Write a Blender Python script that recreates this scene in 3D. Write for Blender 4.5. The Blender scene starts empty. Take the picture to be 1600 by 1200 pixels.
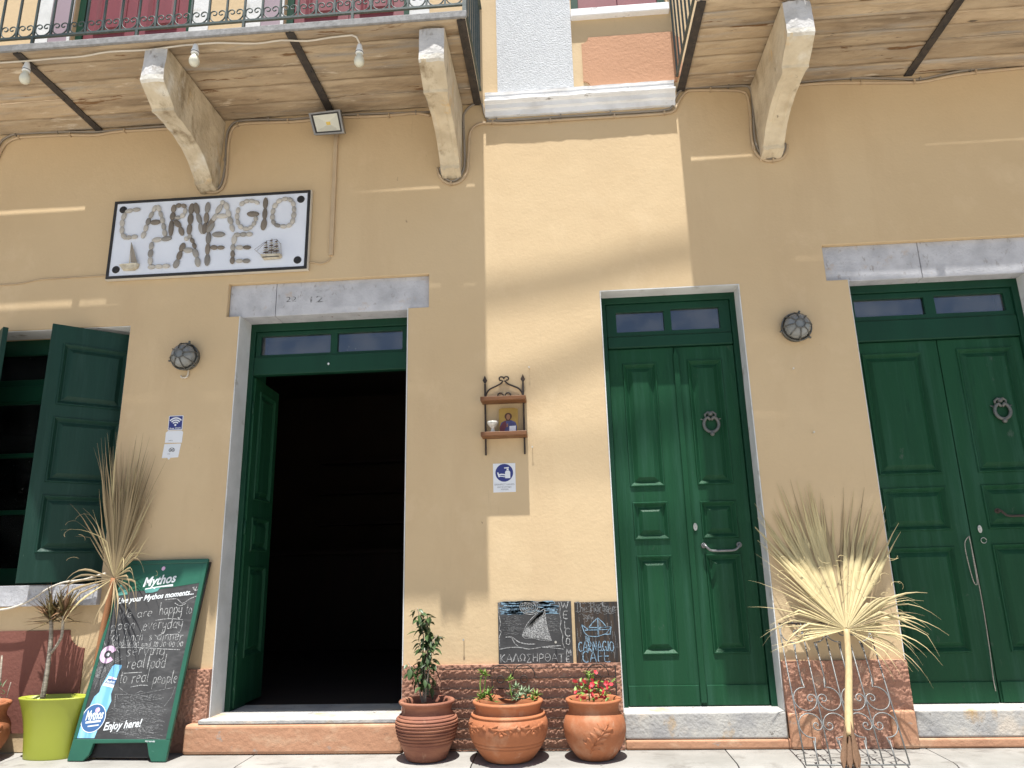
import bpy, bmesh, math, random
from mathutils import Vector, Matrix, noise
random.seed(7)
SC = bpy.context.scene
COL = SC.collection
R_ = math.radians
# ------------------------------------------------------------------ camera
YAW, PIT, ROL, FPX = 0.07023185, 0.25306473, 0.0232158, 1127.30074
CAM = Vector((0.0, -5.0, 1.1))
def _rot():
    y, t, r = YAW, PIT, ROL
    Rz = Matrix(((math.cos(y), -math.sin(y), 0), (math.sin(y), math.cos(y), 0), (0, 0, 1)))
    Rx = Matrix(((1, 0, 0), (0, math.cos(t), -math.sin(t)), (0, math.sin(t), math.cos(t))))
    Ry = Matrix(((math.cos(r), 0, math.sin(r)), (0, 1, 0), (-math.sin(r), 0, math.cos(r))))
    return Rz @ Rx @ Ry
MR = _rot()
cd = bpy.data.cameras.new('camera'); cam = bpy.data.objects.new('camera', cd); COL.objects.link(cam)
cd.sensor_width = 36.0; cd.lens = 36.0 * FPX / 1600.0; cd.clip_start = 0.05; cd.clip_end = 2000
rt, fw, up = MR.col[0], MR.col[1], MR.col[2]
cam.matrix_world = Matrix(((rt[0], up[0], -fw[0], CAM[0]), (rt[1], up[1], -fw[1], CAM[1]), (rt[2], up[2], -fw[2], CAM[2]), (0, 0, 0, 1)))
SC.camera = cam
# ------------------------------------------------------------------ light
SUN_EL = 76.0
w = bpy.data.worlds.new('World'); SC.world = w; w.use_nodes = True
nt = w.node_tree; nt.nodes.clear()
sky = nt.nodes.new('ShaderNodeTexSky'); sky.sky_type = 'NISHITA'; sky.sun_disc = False
sky.sun_elevation = R_(SUN_EL); sky.sun_rotation = R_(180); sky.air_density = 1.0; sky.dust_density = 1.2; sky.ozone_density = 1.0
bg = nt.nodes.new('ShaderNodeBackground'); bg.inputs['Strength'].default_value = 0.07
wo = nt.nodes.new('ShaderNodeOutputWorld')
nt.links.new(sky.outputs[0], bg.inputs[0]); nt.links.new(bg.outputs[0], wo.inputs[0])
sd = bpy.data.lights.new('sun', 'SUN'); sd.energy = 5.0; sd.angle = R_(0.53); sd.color = (1.0, 0.985, 0.945)
sun = bpy.data.objects.new('sun', sd); COL.objects.link(sun)
sun.rotation_euler = (R_(90 - SUN_EL), 0, 0)      # light comes from the street side (-Y), high up
sun.rotation_euler = Vector((0.0, -math.cos(R_(SUN_EL)), math.sin(R_(SUN_EL)))).to_track_quat('Z', 'Y').to_euler()
SC.view_settings.view_transform = 'Standard'; SC.view_settings.look = 'None'
SC.view_settings.exposure = 0.90; SC.view_settings.gamma = 1.0
# ------------------------------------------------------------------ photo pixel -> place
def ray(x, y): return MR @ Vector(((x - 800) / FPX, 1.0, (600 - y) / FPX))
def P(x, y, Y=0.0):
    d = ray(x, y); return CAM + d * ((Y - CAM[1]) / d[1])
def G(x, y, z=0.0):
    d = ray(x, y); return CAM + d * ((z - CAM[2]) / d[2])
def ONP(x, y, o, n):
    d = ray(x, y); return CAM + d * ((o - CAM).dot(n) / d.dot(n))
# ------------------------------------------------------------------ materials
MATS = {}
def mat(name, c1, c2=None, scale=6.0, lo=.35, hi=.65, rough=.8, bump=0.0, bscale=60.0, bdetail=4.0, stretch=(1, 1, 1),
        spots=(), metal=0.0, spec=.4, rnd=0.0, coat=0.0, bump2=None, trans=0.0):
    m = bpy.data.materials.new(name); m.use_nodes = True; n = m.node_tree; L = n.links
    b = n.nodes['Principled BSDF']
    tc = n.nodes.new('ShaderNodeTexCoord'); mp = n.nodes.new('ShaderNodeMapping'); mp.inputs['Scale'].default_value = stretch
    oi = n.nodes.new('ShaderNodeObjectInfo')
    L.new(tc.outputs['Object'], mp.inputs['Vector'])
    vec = mp.outputs[0]
    if rnd:
        ad = n.nodes.new('ShaderNodeVectorMath'); ad.operation = 'ADD'
        mu = n.nodes.new('ShaderNodeMath'); mu.operation = 'MULTIPLY'; mu.inputs[1].default_value = 37.0
        L.new(oi.outputs['Random'], mu.inputs[0]); L.new(vec, ad.inputs[0]); L.new(mu.outputs[0], ad.inputs[1]); vec = ad.outputs[0]
    def noi(s, d=4.0, v=None, rg=.55):
        t = n.nodes.new('ShaderNodeTexNoise'); t.inputs['Scale'].default_value = s; t.inputs['Detail'].default_value = d
        t.inputs['Roughness'].default_value = rg; L.new(v or vec, t.inputs['Vector']); return t.outputs[0]
    def ramp(src, a, c):
        r = n.nodes.new('ShaderNodeMapRange'); r.inputs['From Min'].default_value = a; r.inputs['From Max'].default_value = c
        L.new(src, r.inputs['Value']); return r.outputs[0]
    def mixc(f, a, c):
        x = n.nodes.new('ShaderNodeMix'); x.data_type = 'RGBA'
        if hasattr(f, 'links') or isinstance(f, bpy.types.NodeSocket): L.new(f, x.inputs[0])
        else: x.inputs[0].default_value = f
        for s, i in ((a, 6), (c, 7)):
            if isinstance(s, bpy.types.NodeSocket): L.new(s, x.inputs[i])
            else: x.inputs[i].default_value = (*s, 1)
        return x.outputs[2]
    col = mixc(ramp(noi(scale), lo, hi), c1, c2) if c2 else None
    for (sc, s_scale, slo, shi, sst) in spots:
        mp2 = n.nodes.new('ShaderNodeMapping'); mp2.inputs['Scale'].default_value = sst; mp2.inputs['Location'].default_value = (s_scale, 3.1, 1.7)
        L.new(tc.outputs['Object'] if not rnd else vec, mp2.inputs['Vector'])
        col = mixc(ramp(noi(s_scale, 6.0, mp2.outputs[0], .65), slo, shi), col if col else c1, sc)
    if rnd:
        hs = n.nodes.new('ShaderNodeHueSaturation'); mr = n.nodes.new('ShaderNodeMapRange')
        mr.inputs['To Min'].default_value = 1 - rnd; mr.inputs['To Max'].default_value = 1 + rnd
        L.new(oi.outputs['Random'], mr.inputs['Value']); L.new(mr.outputs[0], hs.inputs['Value'])
        if col: L.new(col, hs.inputs['Color'])
        else: hs.inputs['Color'].default_value = (*c1, 1)
        col = hs.outputs[0]
    if col: L.new(col, b.inputs['Base Color'])
    else: b.inputs['Base Color'].default_value = (*c1, 1)
    b.inputs['Roughness'].default_value = rough; b.inputs['Metallic'].default_value = metal
    b.inputs['Specular IOR Level'].default_value = spec; b.inputs['Coat Weight'].default_value = coat
    prev = None
    for (st, sc_) in ([(bump, bscale)] if bump else []) + ([bump2] if bump2 else []):
        bp = n.nodes.new('ShaderNodeBump'); bp.inputs['Strength'].default_value = 1.0; bp.inputs['Distance'].default_value = st
        L.new(noi(sc_, bdetail), bp.inputs['Height'])
        if prev: L.new(prev, bp.inputs['Normal'])
        prev = bp.outputs[0]
    if prev: L.new(prev, b.inputs['Normal'])
    MATS[name] = m
    return m
Y1, Y2 = (0.605, 0.458, 0.278), (0.55, 0.405, 0.236)
mat('yellow_stucco', Y1, Y2, .8, .25, .75, .9, .0016, 42, 5, spots=(((.53, .385, .228), 2.0, .54, .82, (1, 1, .22)), ((.63, .48, .295), 3.1, .56, .82, (1, 1, .8)), ((.42, .305, .19), 5.0, .68, .84, (2.2, 1, .16)), ((.34, .24, .15), 17.0, .725, .76, (1, 1, .6))), bump2=(.007, 2.8))
mat('white_stucco', (.60, .61, .62), (.50, .51, .52), 40, .3, .7, .9, .012, 75, 6)
mat('white_plaster', (.66, .66, .65), (.54, .54, .52), 4, .4, .7, .85, .002, 60, spots=(((.36, .33, .28), 7, .60, .74, (1, 1, 1)),))
mat('white_cornice', (.80, .80, .80), (.64, .63, .62), 5, .45, .75, .8, .004, 40, spots=(((.30, .28, .26), 14, .62, .69, (.4, 1, 1)),))
mat('orange_stucco', (.52, .285, .17), (.46, .25, .145), 2, .3, .7, .9, .004, 45)
mat('brown_red_stucco', (.215, .082, .060), (.18, .068, .05), 2, .3, .7, .9, .003, 45)
mat('plinth_stucco', (.44, .235, .16), (.36, .185, .125), 5, .3, .7, .95, .005, 110, 7, spots=(((.52, .35, .25), 8, .54, .74, (1, 1, 1)), ((.28, .16, .11), 4, .60, .75, (1, 1, 1))))
mat('base_plaster', (.50, .268, .160), (.43, .222, .13), 3, .3, .7, .92, .005, 28, 6, spots=(((.33, .31, .28), 6.0, .63, .70, (1, 1, 1.6)), ((.56, .37, .24), 5, .52, .72, (1, 1, 2)), ((.25, .15, .10), 12, .66, .74, (1, 1, 1))))
mat('grey_stone', (.52, .52, .54), (.40, .40, .42), 9, .35, .7, .85, .005, 50, 7, spots=(((.30, .28, .27), 26, .60, .72, (1, 1, .6)), ((.20, .15, .12), 17, .67, .72, (1, 1, .8)), ((.46, .34, .24), 6, .60, .76, (1, 1, 1)), ((.22, .21, .21), 3.2, .64, .74, (1, 1, 3))))
mat('sill_stone', (.48, .46, .42), (.34, .33, .32), 6, .35, .65, .8, .005, 45, 6, spots=(((.44, .28, .12), 5.5, .56, .72, (1, 1, .8)), ((.14, .12, .10), 16, .64, .70, (1, 1, 1)), ((.56, .49, .41), 4, .55, .7, (1, 1, 1)), ((.26, .25, .24), 9, .60, .72, (1, 1, .5))))
mat('marble', (.31, .295, .27), (.24, .228, .205), 4, .35, .7, .65, .002, 40, 5, spots=(((.19, .175, .155), 6, .56, .72, (1, 1, 1)), ((.15, .135, .12), 2.5, .58, .72, (1, 2.5, 1)), ((.09, .075, .06), 22, .66, .72, (1, 1, 1))), rnd=.08)
mat('road_stone', (.44, .41, .365), (.35, .325, .29), 1.5, .35, .65, .9, .004, 30)
mat('corbel_stone', (.66, .565, .41), (.52, .43, .30), 7, .35, .65, .9, .014, 20, 7, spots=(((.26, .19, .11), 5, .56, .70, (1, 1, .35)), ((.74, .70, .61), 3.2, .58, .72, (1, 1, .6)), ((.66, .44, .20), 4.2, .60, .74, (1, 1, .5)), ((.16, .12, .08), 13, .66, .72, (1, 1, .5))), rnd=.05)
mat('corbel_face', (.58, .56, .54), (.42, .40, .37), 8, .4, .7, .85, .008, 40, 6, spots=(((.24, .20, .16), 9, .60, .72, (1, 1, .5)),))
mat('white_daub', (.72, .69, .62), (.55, .51, .44), 12, .4, .6, .8, .006, 60)
mat('plank', (.52, .405, .27), (.40, .30, .195), 4, .35, .65, .9, .018, 11, 8, stretch=(.6, 1.3, 1), spots=(((.25, .185, .12), 3.0, .50, .66, (.5, 1.4, 1)), ((.36, .33, .29), 3.6, .54, .70, (.4, 2.2, 1)), ((.20, .11, .05), 7, .62, .66, (.5, 1.6, 1)), ((.66, .56, .43), 6, .62, .70, (.7, 1.5, 1)), ((.12, .095, .07), 14, .66, .71, (.6, 1.2, 1))), rnd=.16)
mat('slab_edge', (.30, .295, .29), (.21, .205, .20), 30, .35, .65, .85, .003, 120, 5)
mat('iron_beam', (.040, .034, .030), (.065, .052, .042), 20, .4, .65, .7, .002, 60, spots=(((.13, .10, .075), 30, .64, .72, (1, 1, 1)),))
mat('rail_iron', (.055, .075, .070), (.085, .10, .092), 25, .4, .7, .55, .001, 90)
mat('dark_iron', (.030, .022, .018), (.065, .040, .026), 18, .45, .7, .65, .001, 90)
mat('grille_iron', (.17, .17, .165), (.26, .26, .25), 40, .4, .7, .5, .001, 120, metal=.4)
G1, G2 = (.0125, .066, .029), (.0100, .052, .024)
mat('green_paint', G1, G2, 3, .3, .7, .45, .0022, 30, 6, stretch=(2.6, 2.6, .25), spots=(((.028, .090, .055), 3.2, .50, .78, (4, 4, .22)), ((.006, .030, .016), 5.0, .60, .80, (3, 3, .5)), ((.11, .16, .12), 26, .715, .735, (1, 1, .45)), ((.05, .085, .06), 9, .66, .74, (1.2, 1.2, .8))), spec=.14)
mat('green_frame', (.0075, .050, .026), (.0065, .040, .021), 3, .3, .7, .45, .0012, 30, 5, stretch=(2, 2, .4), spec=.22)
mat('dull_green', (.0105, .045, .031), (.0085, .036, .025), 3, .3, .7, .45, .002, 30, 5, stretch=(2, 2, .3), spots=(((.022, .062, .048), 3.2, .52, .78, (4, 4, .25)), ((.08, .12, .10), 26, .72, .74, (1, 1, .45))), spec=.25)
mat('red_paint', (.21, .048, .056), (.175, .04, .048), 3, .3, .7, .5, .001, 30, stretch=(2, 2, .4))
mat('mauve_paint', (.33, .25, .28), (.28, .21, .24), 3, .3, .7, .6)
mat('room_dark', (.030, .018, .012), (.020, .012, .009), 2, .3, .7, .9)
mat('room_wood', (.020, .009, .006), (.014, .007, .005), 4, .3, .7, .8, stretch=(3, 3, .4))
mat('grey_metal', (.20, .20, .20), (.27, .265, .255), 20, .4, .7, .42, .0008, 80, metal=.6)
mat('lamp_metal', (.115, .115, .105), (.17, .165, .15), 30, .4, .7, .5, .001, 80, metal=.5)
mat('bright_metal', (.55, .54, .50), (.42, .41, .38), 20, .4, .7, .3, metal=.9)
mat('rust', (.060, .042, .032), (.045, .034, .028), 20, .4, .7, .7, .001, 90)
mat('knocker_metal', (.115, .125, .12), (.17, .165, .145), 20, .4, .7, .55, .0015, 60, metal=.35)
mat('cable_beige', (.50, .38, .24), (.42, .31, .20), 6, .3, .7, .7, rnd=.05)
mat('cable_grey', (.30, .26, .21), (.24, .205, .165), 6, .3, .7, .7)
mat('cable_white', (.66, .60, .50), (.55, .50, .42), 8, .3, .7, .6)
mat('black_cable', (.03, .03, .03), None, rough=.7)
mat('socket_white', (.74, .75, .74), None, rough=.45)
mat('sign_white', (.76, .79, .85), (.70, .73, .80), 4, .3, .7, .4, spec=.5)
mat('black_paint', (.018, .016, .015), (.03, .027, .025), 18, .4, .7, .5)
mat('pebble_light', (.50, .47, .42), (.38, .355, .315), 25, .3, .7, .6, .001, 60, rnd=.22)
mat('pebble_dark', (.22, .185, .145), (.16, .135, .11), 25, .3, .7, .6, .001, 60, rnd=.22)
mat('pebble_grey', (.30, .28, .25), (.22, .205, .185), 25, .3, .7, .6, .001, 60, rnd=.22)
mat('ivory', (.62, .56, .43), (.36, .29, .19), 18, .4, .7, .6, .002, 60)
mat('model_brown', (.10, .065, .04), (.20, .14, .09), 25, .4, .7, .7)
mat('paper_white', (.72, .74, .77), None, rough=.5)
mat('print_blue', (.030, .040, .19), None, rough=.45)
mat('print_black', (.02, .02, .022), None, rough=.5)
mat('print_grey', (.22, .22, .24), None, rough=.5)
mat('faded_paint', (.40, .40, .41), (.10, .10, .10), 30, .45, .60, .9)
mat('shelf_wood', (.20, .085, .032), (.13, .055, .022), 8, .3, .7, .55, .001, 40, stretch=(.5, 3, 3))
mat('board_black', (.036, .036, .037), (.058, .057, .058), 5, .35, .65, .75, stretch=(1, 1, .4), spots=(((.125, .125, .125), 3.6, .50, .80, (.6, 1, 1.7)), ((.09, .09, .09), 11, .56, .72, (.35, 1, 1.5))))
mat('board_brown', (.055, .035, .022), (.022, .020, .020), 26, .4, .6, .75, stretch=(2.2, 1, .12))
mat('chalk_white', (.47, .47, .46), (.13, .13, .13), 150, .42, .60, .95)
mat('chalk_grey', (.24, .24, .24), (.08, .08, .08), 120, .40, .60, .95)
mat('chalk_blue', (.27, .42, .54), (.10, .16, .22), 120, .42, .62, .95)
mat('aframe_green', (.022, .115, .072), (.018, .09, .058), 5, .3, .7, .42, .0006, 40, spots=(((.10, .24, .18), 9, .66, .80, (1, 1, 3)),), spec=.45)
mat('print_white', (.72, .75, .76), None, rough=.45)
mat('print_teal', (.12, .33, .30), (.08, .25, .22), 6, .3, .7, .45)
mat('bottle_blue', (.16, .42, .66), (.33, .62, .80), 9, .35, .65, .4, stretch=(3, 1, .5))
mat('bottle_dark', (.05, .13, .30), None, rough=.45)
mat('print_pink', (.62, .36, .56), (.74, .52, .68), 20, .4, .6, .5)
mat('terracotta', (.39, .142, .062), (.32, .115, .05), 6, .3, .7, .75, .002, 50, spots=(((.46, .25, .15), 4, .54, .74, (1, 1, 1)), ((.24, .085, .042), 8, .58, .76, (1, 1, 1)), ((.54, .41, .32), 6, .62, .74, (1, 1, .5)), ((.17, .075, .045), 20, .66, .72, (1, 1, 1))), rnd=.05, spec=.3)
mat('terracotta_brown', (.31, .135, .080), (.20, .078, .05), 5, .35, .65, .75, .0015, 50, stretch=(1, 1, 5), spots=(((.46, .29, .19), 6, .60, .73, (1, 1, .2)),), spec=.3)
mat('lime_plastic', (.35, .385, .045), (.32, .35, .040), 3, .3, .7, .38, spec=.4)
mat('soil', (.045, .030, .020), (.075, .05, .033), 40, .4, .6, .95, .006, 90)
mat('bark_pale', (.40, .35, .28), (.22, .19, .15), 20, .4, .6, .9, .003, 60, stretch=(1, 1, 4))
mat('leaf_dark', (.030, .058, .016), (.052, .085, .026), 20, .3, .7, .45, rnd=.30, spec=.5)
mat('leaf_light', (.12, .22, .035), (.19, .29, .06), 20, .3, .7, .5, rnd=.25)
mat('leaf_grey', (.17, .25, .14), (.25, .32, .19), 20, .3, .7, .6, rnd=.2)
mat('leaf_bronze', (.085, .075, .025), (.13, .085, .035), 14, .3, .7, .45, rnd=.3)
mat('leaf_dry_tip', (.24, .13, .065), (.17, .085, .04), 14, .3, .7, .6, rnd=.3)
mat('petal_red', (.52, .028, .042), (.62, .06, .07), 30, .3, .7, .6, rnd=.2)
mat('petal_core', (.7, .5, .12), None, rough=.7)
mat('dry_palm', (.60, .50, .27), (.47, .375, .19), 8, .3, .7, .7, .001, 60, stretch=(5, 5, .6), rnd=.16)
mat('dry_palm_brown', (.27, .20, .108), (.34, .26, .145), 8, .3, .7, .75, .001, 60, stretch=(5, 5, .6), rnd=.25)
mat('palm_tip_shade', (.215, .165, .095), (.155, .118, .068), 8, .3, .7, .75, .001, 60, stretch=(5, 5, .6), rnd=.25)  # dry tip brown, darkened further to paint in the balcony's shade
mat('palm_stem', (.52, .40, .21), (.43, .31, .16), 10, .3, .7, .7, .001, 60, stretch=(6, 6, .5))
mat('palm_stem_brown', (.33, .15, .065), (.25, .105, .045), 10, .3, .7, .75, .002, 60, stretch=(6, 6, .5))
mat('palm_base', (.22, .125, .07), (.15, .085, .05), 14, .3, .7, .8, .003, 60, stretch=(6, 6, .6))
mat('rope', (.40, .37, .31), (.26, .24, .20), 160, .4, .6, .9)
mat('gold', (.42, .27, .06), (.32, .19, .045), 12, .3, .7, .5)
mat('icon_blue', (.055, .055, .14), (.10, .10, .22), 40, .3, .7, .6)
mat('icon_brown', (.085, .035, .020), None, rough=.6)
mat('icon_skin', (.30, .15, .075), None, rough=.6)
mat('icon_red', (.13, .035, .045), None, rough=.6)
mat('ceramic', (.66, .64, .58), (.42, .42, .36), 30, .45, .6, .35)
mat('reflector', (.70, .68, .60), None, rough=.5)
mat('led_yellow', (.75, .50, .06), None, rough=.4)
def glass_like(name, tint, gl, fac, dust=0.0):
    m = bpy.data.materials.new(name); m.use_nodes = True; n = m.node_tree; n.nodes.clear(); L = n.links
    t = n.nodes.new('ShaderNodeBsdfTransparent'); t.inputs[0].default_value = (*tint, 1)
    g = n.nodes.new('ShaderNodeBsdfGlossy'); g.inputs['Color'].default_value = (*gl, 1); g.inputs['Roughness'].default_value = .03
    x = n.nodes.new('ShaderNodeMixShader'); o = n.nodes.new('ShaderNodeOutputMaterial')
    lw = n.nodes.new('ShaderNodeFresnel'); lw.inputs[0].default_value = 1.5
    ma = n.nodes.new('ShaderNodeMath'); ma.operation = 'ADD'; ma.inputs[1].default_value = fac; L.new(lw.outputs[0], ma.inputs[0])
    L.new(ma.outputs[0], x.inputs[0]); L.new(t.outputs[0], x.inputs[1]); L.new(g.outputs[0], x.inputs[2]); out = x.outputs[0]
    if dust:
        tc = n.nodes.new('ShaderNodeTexCoord'); fac_ = None
        for sc, lo, hi, amt in ((5, .35, .75, dust), (60, .70, .73, .5)):
            no = n.nodes.new('ShaderNodeTexNoise'); no.inputs['Scale'].default_value = sc; no.inputs['Detail'].default_value = 5; L.new(tc.outputs['Object'], no.inputs['Vector'])
            r = n.nodes.new('ShaderNodeMapRange'); r.inputs['From Min'].default_value = lo; r.inputs['From Max'].default_value = hi; r.inputs['To Max'].default_value = amt; L.new(no.outputs[0], r.inputs['Value'])
            if fac_ is None: fac_ = r.outputs[0]
            else:
                mx = n.nodes.new('ShaderNodeMath'); mx.operation = 'MAXIMUM'; L.new(fac_, mx.inputs[0]); L.new(r.outputs[0], mx.inputs[1]); fac_ = mx.outputs[0]
        bp = n.nodes.new('ShaderNodeBump'); bp.inputs['Distance'].default_value = .004; nb = n.nodes.new('ShaderNodeTexNoise'); nb.inputs['Scale'].default_value = 2.2; L.new(tc.outputs['Object'], nb.inputs['Vector']); L.new(nb.outputs[0], bp.inputs['Height']); L.new(bp.outputs[0], g.inputs['Normal'])
        df = n.nodes.new('ShaderNodeBsdfDiffuse'); df.inputs[0].default_value = (.42, .42, .40, 1)
        y = n.nodes.new('ShaderNodeMixShader'); L.new(fac_, y.inputs[0]); L.new(out, y.inputs[1]); L.new(df.outputs[0], y.inputs[2]); out = y.outputs[0]
    L.new(out, o.inputs[0])
    MATS[name] = m
glass_like('pane_glass', (.55, .55, .55), (.86, .88, .95), .085, .18)
glass_like('window_glass', (.45, .45, .45), (.8, .85, 1), .0, .04)
glass_like('clear_glass', (.92, .93, .92), (1, 1, 1), .0)
def emit(name, c, s):
    m = bpy.data.materials.new(name); m.use_nodes = True; b = m.node_tree.nodes['Principled BSDF']
    b.inputs['Base Color'].default_value = (*c, 1); b.inputs['Emission Color'].default_value = (*c, 1); b.inputs['Emission Strength'].default_value = s; MATS[name] = m
emit('lamp_glow', (1, .78, .42), 3.0)
def frosted(name, c):
    m = bpy.data.materials.new(name); m.use_nodes = True; b = m.node_tree.nodes['Principled BSDF']
    b.inputs['Base Color'].default_value = (*c, 1); b.inputs['Roughness'].default_value = .35; b.inputs['Subsurface Weight'].default_value = .3
    b.inputs['Subsurface Radius'].default_value = (.02, .02, .02); MATS[name] = m
frosted('bulb_white', (.66, .64, .52))
# ------------------------------------------------------------------ mesh helpers
def wl(o):
    v = Vector((0, 0, 0))
    while o: v += o.location; o = o.parent
    return v
class MB:
    def __init__(s): s.v = []; s.f = []; s.sm = []
    def add(s, vs, fs, smooth=False):
        o = len(s.v); s.v += [tuple(v) for v in vs]; s.f += [tuple(i + o for i in f) for f in fs]; s.sm += [smooth] * len(fs); return s
    def box(s, x0, x1, y0, y1, z0, z1):
        return s.add([(x0, y0, z0), (x1, y0, z0), (x1, y1, z0), (x0, y1, z0), (x0, y0, z1), (x1, y0, z1), (x1, y1, z1), (x0, y1, z1)],
                     [(3, 2, 1, 0), (4, 5, 6, 7), (0, 1, 5, 4), (1, 2, 6, 5), (2, 3, 7, 6), (3, 0, 4, 7)])
    def obox(s, o, a, b, c):
        o, a, b, c = Vector(o), Vector(a), Vector(b), Vector(c)
        p = [o, o + a, o + a + b, o + b]; p += [q + c for q in p]
        return s.add(p, [(3, 2, 1, 0), (4, 5, 6, 7), (0, 1, 5, 4), (1, 2, 6, 5), (2, 3, 7, 6), (3, 0, 4, 7)])
    def tube(s, pts, r, n=8, cap=True, smooth=True):
        pts = [Vector(p) for p in pts]; m = len(pts); rr = r if isinstance(r, (list, tuple)) else [r] * m
        nrm = None; vs = []
        for i, p in enumerate(pts):
            t = (pts[min(i + 1, m - 1)] - pts[max(i - 1, 0)])
            if t.length < 1e-9: t = Vector((0, 0, 1))
            t.normalize()
            if nrm is None:
                nrm = t.orthogonal().normalized()
            nrm = (nrm - t * nrm.dot(t))
            if nrm.length < 1e-6: nrm = t.orthogonal()
            nrm.normalize(); bi = t.cross(nrm)
            for k in range(n):
                a = 2 * math.pi * k / n; vs.append(p + (nrm * math.cos(a) + bi * math.sin(a)) * rr[i])
        fs = [(i * n + k, i * n + (k + 1) % n, (i + 1) * n + (k + 1) % n, (i + 1) * n + k) for i in range(m - 1) for k in range(n)]
        s.add(vs, fs, smooth)
        if cap:
            o = len(s.v) - len(vs)
            s.f.append(tuple(o + k for k in range(n))[::-1]); s.f.append(tuple(o + (m - 1) * n + k for k in range(n))); s.sm += [False, False]
        return s
    def lathe(s, prof, n=48, c=(0, 0, 0), sy=1.0, smooth=True):
        vs = []; m = len(prof)
        for (r, z) in prof:
            for k in range(n):
                a = 2 * math.pi * k / n; vs.append((c[0] + r * math.cos(a), c[1] + r * sy * math.sin(a), c[2] + z))
        return s.add(vs, [(i * n + k, i * n + (k + 1) % n, (i + 1) * n + (k + 1) % n, (i + 1) * n + k) for i in range(m - 1) for k in range(n)], smooth)
    def prism(s, poly, fn, d0, d1):
        # poly: list of 2D points; fn(u,v,d)->3D ; extruded d0..d1
        n = len(poly)
        vs = [fn(u, v, d0) for u, v in poly] + [fn(u, v, d1) for u, v in poly]
        return s.add(vs, [tuple(range(n)), tuple(range(2 * n - 1, n - 1, -1))] + [(i, i + n, (i + 1) % n + n, (i + 1) % n) for i in range(n)])
    def flat(s, poly, fn, d=0.0):
        return s.add([fn(u, v, d) for u, v in poly], [tuple(range(len(poly)))])
    def ribbon(s, pts, wd, fn, d=0.0, jit=0.0):
        # flat stroke in a plane
        pts = [Vector((p[0], p[1])) for p in pts]
        if len(pts) < 2: return s
        vs = []
        for i, p in enumerate(pts):
            t = pts[min(i + 1, len(pts) - 1)] - pts[max(i - 1, 0)]
            if t.length < 1e-9: t = Vector((1, 0))
            t.normalize(); nn = Vector((-t[1], t[0])) * wd * .5 * (1 + random.uniform(-jit, jit))
            vs += [fn(p[0] + nn[0], p[1] + nn[1], d), fn(p[0] - nn[0], p[1] - nn[1], d)]
        return s.add(vs, [(2 * i, 2 * i + 1, 2 * i + 3, 2 * i + 2) for i in range(len(pts) - 1)])
    def build(s, name, m, parent=None, loc=None, bevel=0.0, seg=2, merge=False, recalc=True, kind=None):
        me = bpy.data.meshes.new(name); me.from_pydata(s.v, [], s.f)
        for p, q in zip(me.polygons, s.sm): p.use_smooth = q
        if recalc or merge:
            b = bmesh.new(); b.from_mesh(me)
            if merge: bmesh.ops.remove_doubles(b, verts=b.verts, dist=1e-5)
            if recalc: bmesh.ops.recalc_face_normals(b, faces=b.faces)
            b.to_mesh(me); b.free()
        o = bpy.data.objects.new(name, me); COL.objects.link(o)
        if m: me.materials.append(MATS[m])
        o.location = Vector(loc) if loc else Vector((0, 0, 0))
        if parent: o.parent = parent; o.location -= wl(parent)
        if bevel:
            md = o.modifiers.new('bevel', 'BEVEL'); md.width = bevel; md.segments = seg; md.limit_method = 'ANGLE'; md.angle_limit = R_(40)
        if kind: o['kind'] = kind
        return o
def shift(o, loc):
    """Put the object's origin at loc without moving its shape."""
    loc = Vector(loc); o.data.transform(Matrix.Translation(-loc)); o.location = loc; return o
def tag(o, label, cat, group=None, kind=None):
    if label: o['label'] = label
    if cat: o['category'] = cat
    if group: o['group'] = group
    if kind: o['kind'] = kind
    return o
def empty(name, label, cat, loc=(0, 0, 0), group=None):
    o = bpy.data.objects.new(name, None); COL.objects.link(o); o.location = loc; o.empty_display_size = .1
    return tag(o, label, cat, group)
def adopt(o, parent):
    """Parent while keeping world place (parents here only translate)."""
    o.parent = parent; o.location = Vector(o.location) - Vector(parent.location); return o
def grid_solid(mb, xs, zs, solid, y0, y1):
    xs = sorted(set(round(x, 5) for x in xs)); zs = sorted(set(round(z, 5) for z in zs))
    nx, nz = len(xs) - 1, len(zs) - 1
    S = [[solid((xs[i] + xs[i + 1]) / 2, (zs[j] + zs[j + 1]) / 2) for j in range(nz)] for i in range(nx)]
    g = lambda i, j: 0 <= i < nx and 0 <= j < nz and S[i][j]
    for i in range(nx):
        for j in range(nz):
            if not S[i][j]: continue
            a, b, c, d = xs[i], xs[i + 1], zs[j], zs[j + 1]
            mb.add([(a, y0, c), (b, y0, c), (b, y0, d), (a, y0, d)], [(0, 1, 2, 3)])
            mb.add([(a, y1, c), (b, y1, c), (b, y1, d), (a, y1, d)], [(3, 2, 1, 0)])
            if not g(i - 1, j): mb.add([(a, y0, c), (a, y0, d), (a, y1, d), (a, y1, c)], [(0, 1, 2, 3)])
            if not g(i + 1, j): mb.add([(b, y0, c), (b, y1, c), (b, y1, d), (b, y0, d)], [(0, 1, 2, 3)])
            if not g(i, j - 1): mb.add([(a, y0, c), (a, y1, c), (b, y1, c), (b, y0, c)], [(0, 1, 2, 3)])
            if not g(i, j + 1): mb.add([(a, y0, d), (b, y0, d), (b, y1, d), (a, y1, d)], [(0, 1, 2, 3)])
    return mb
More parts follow.
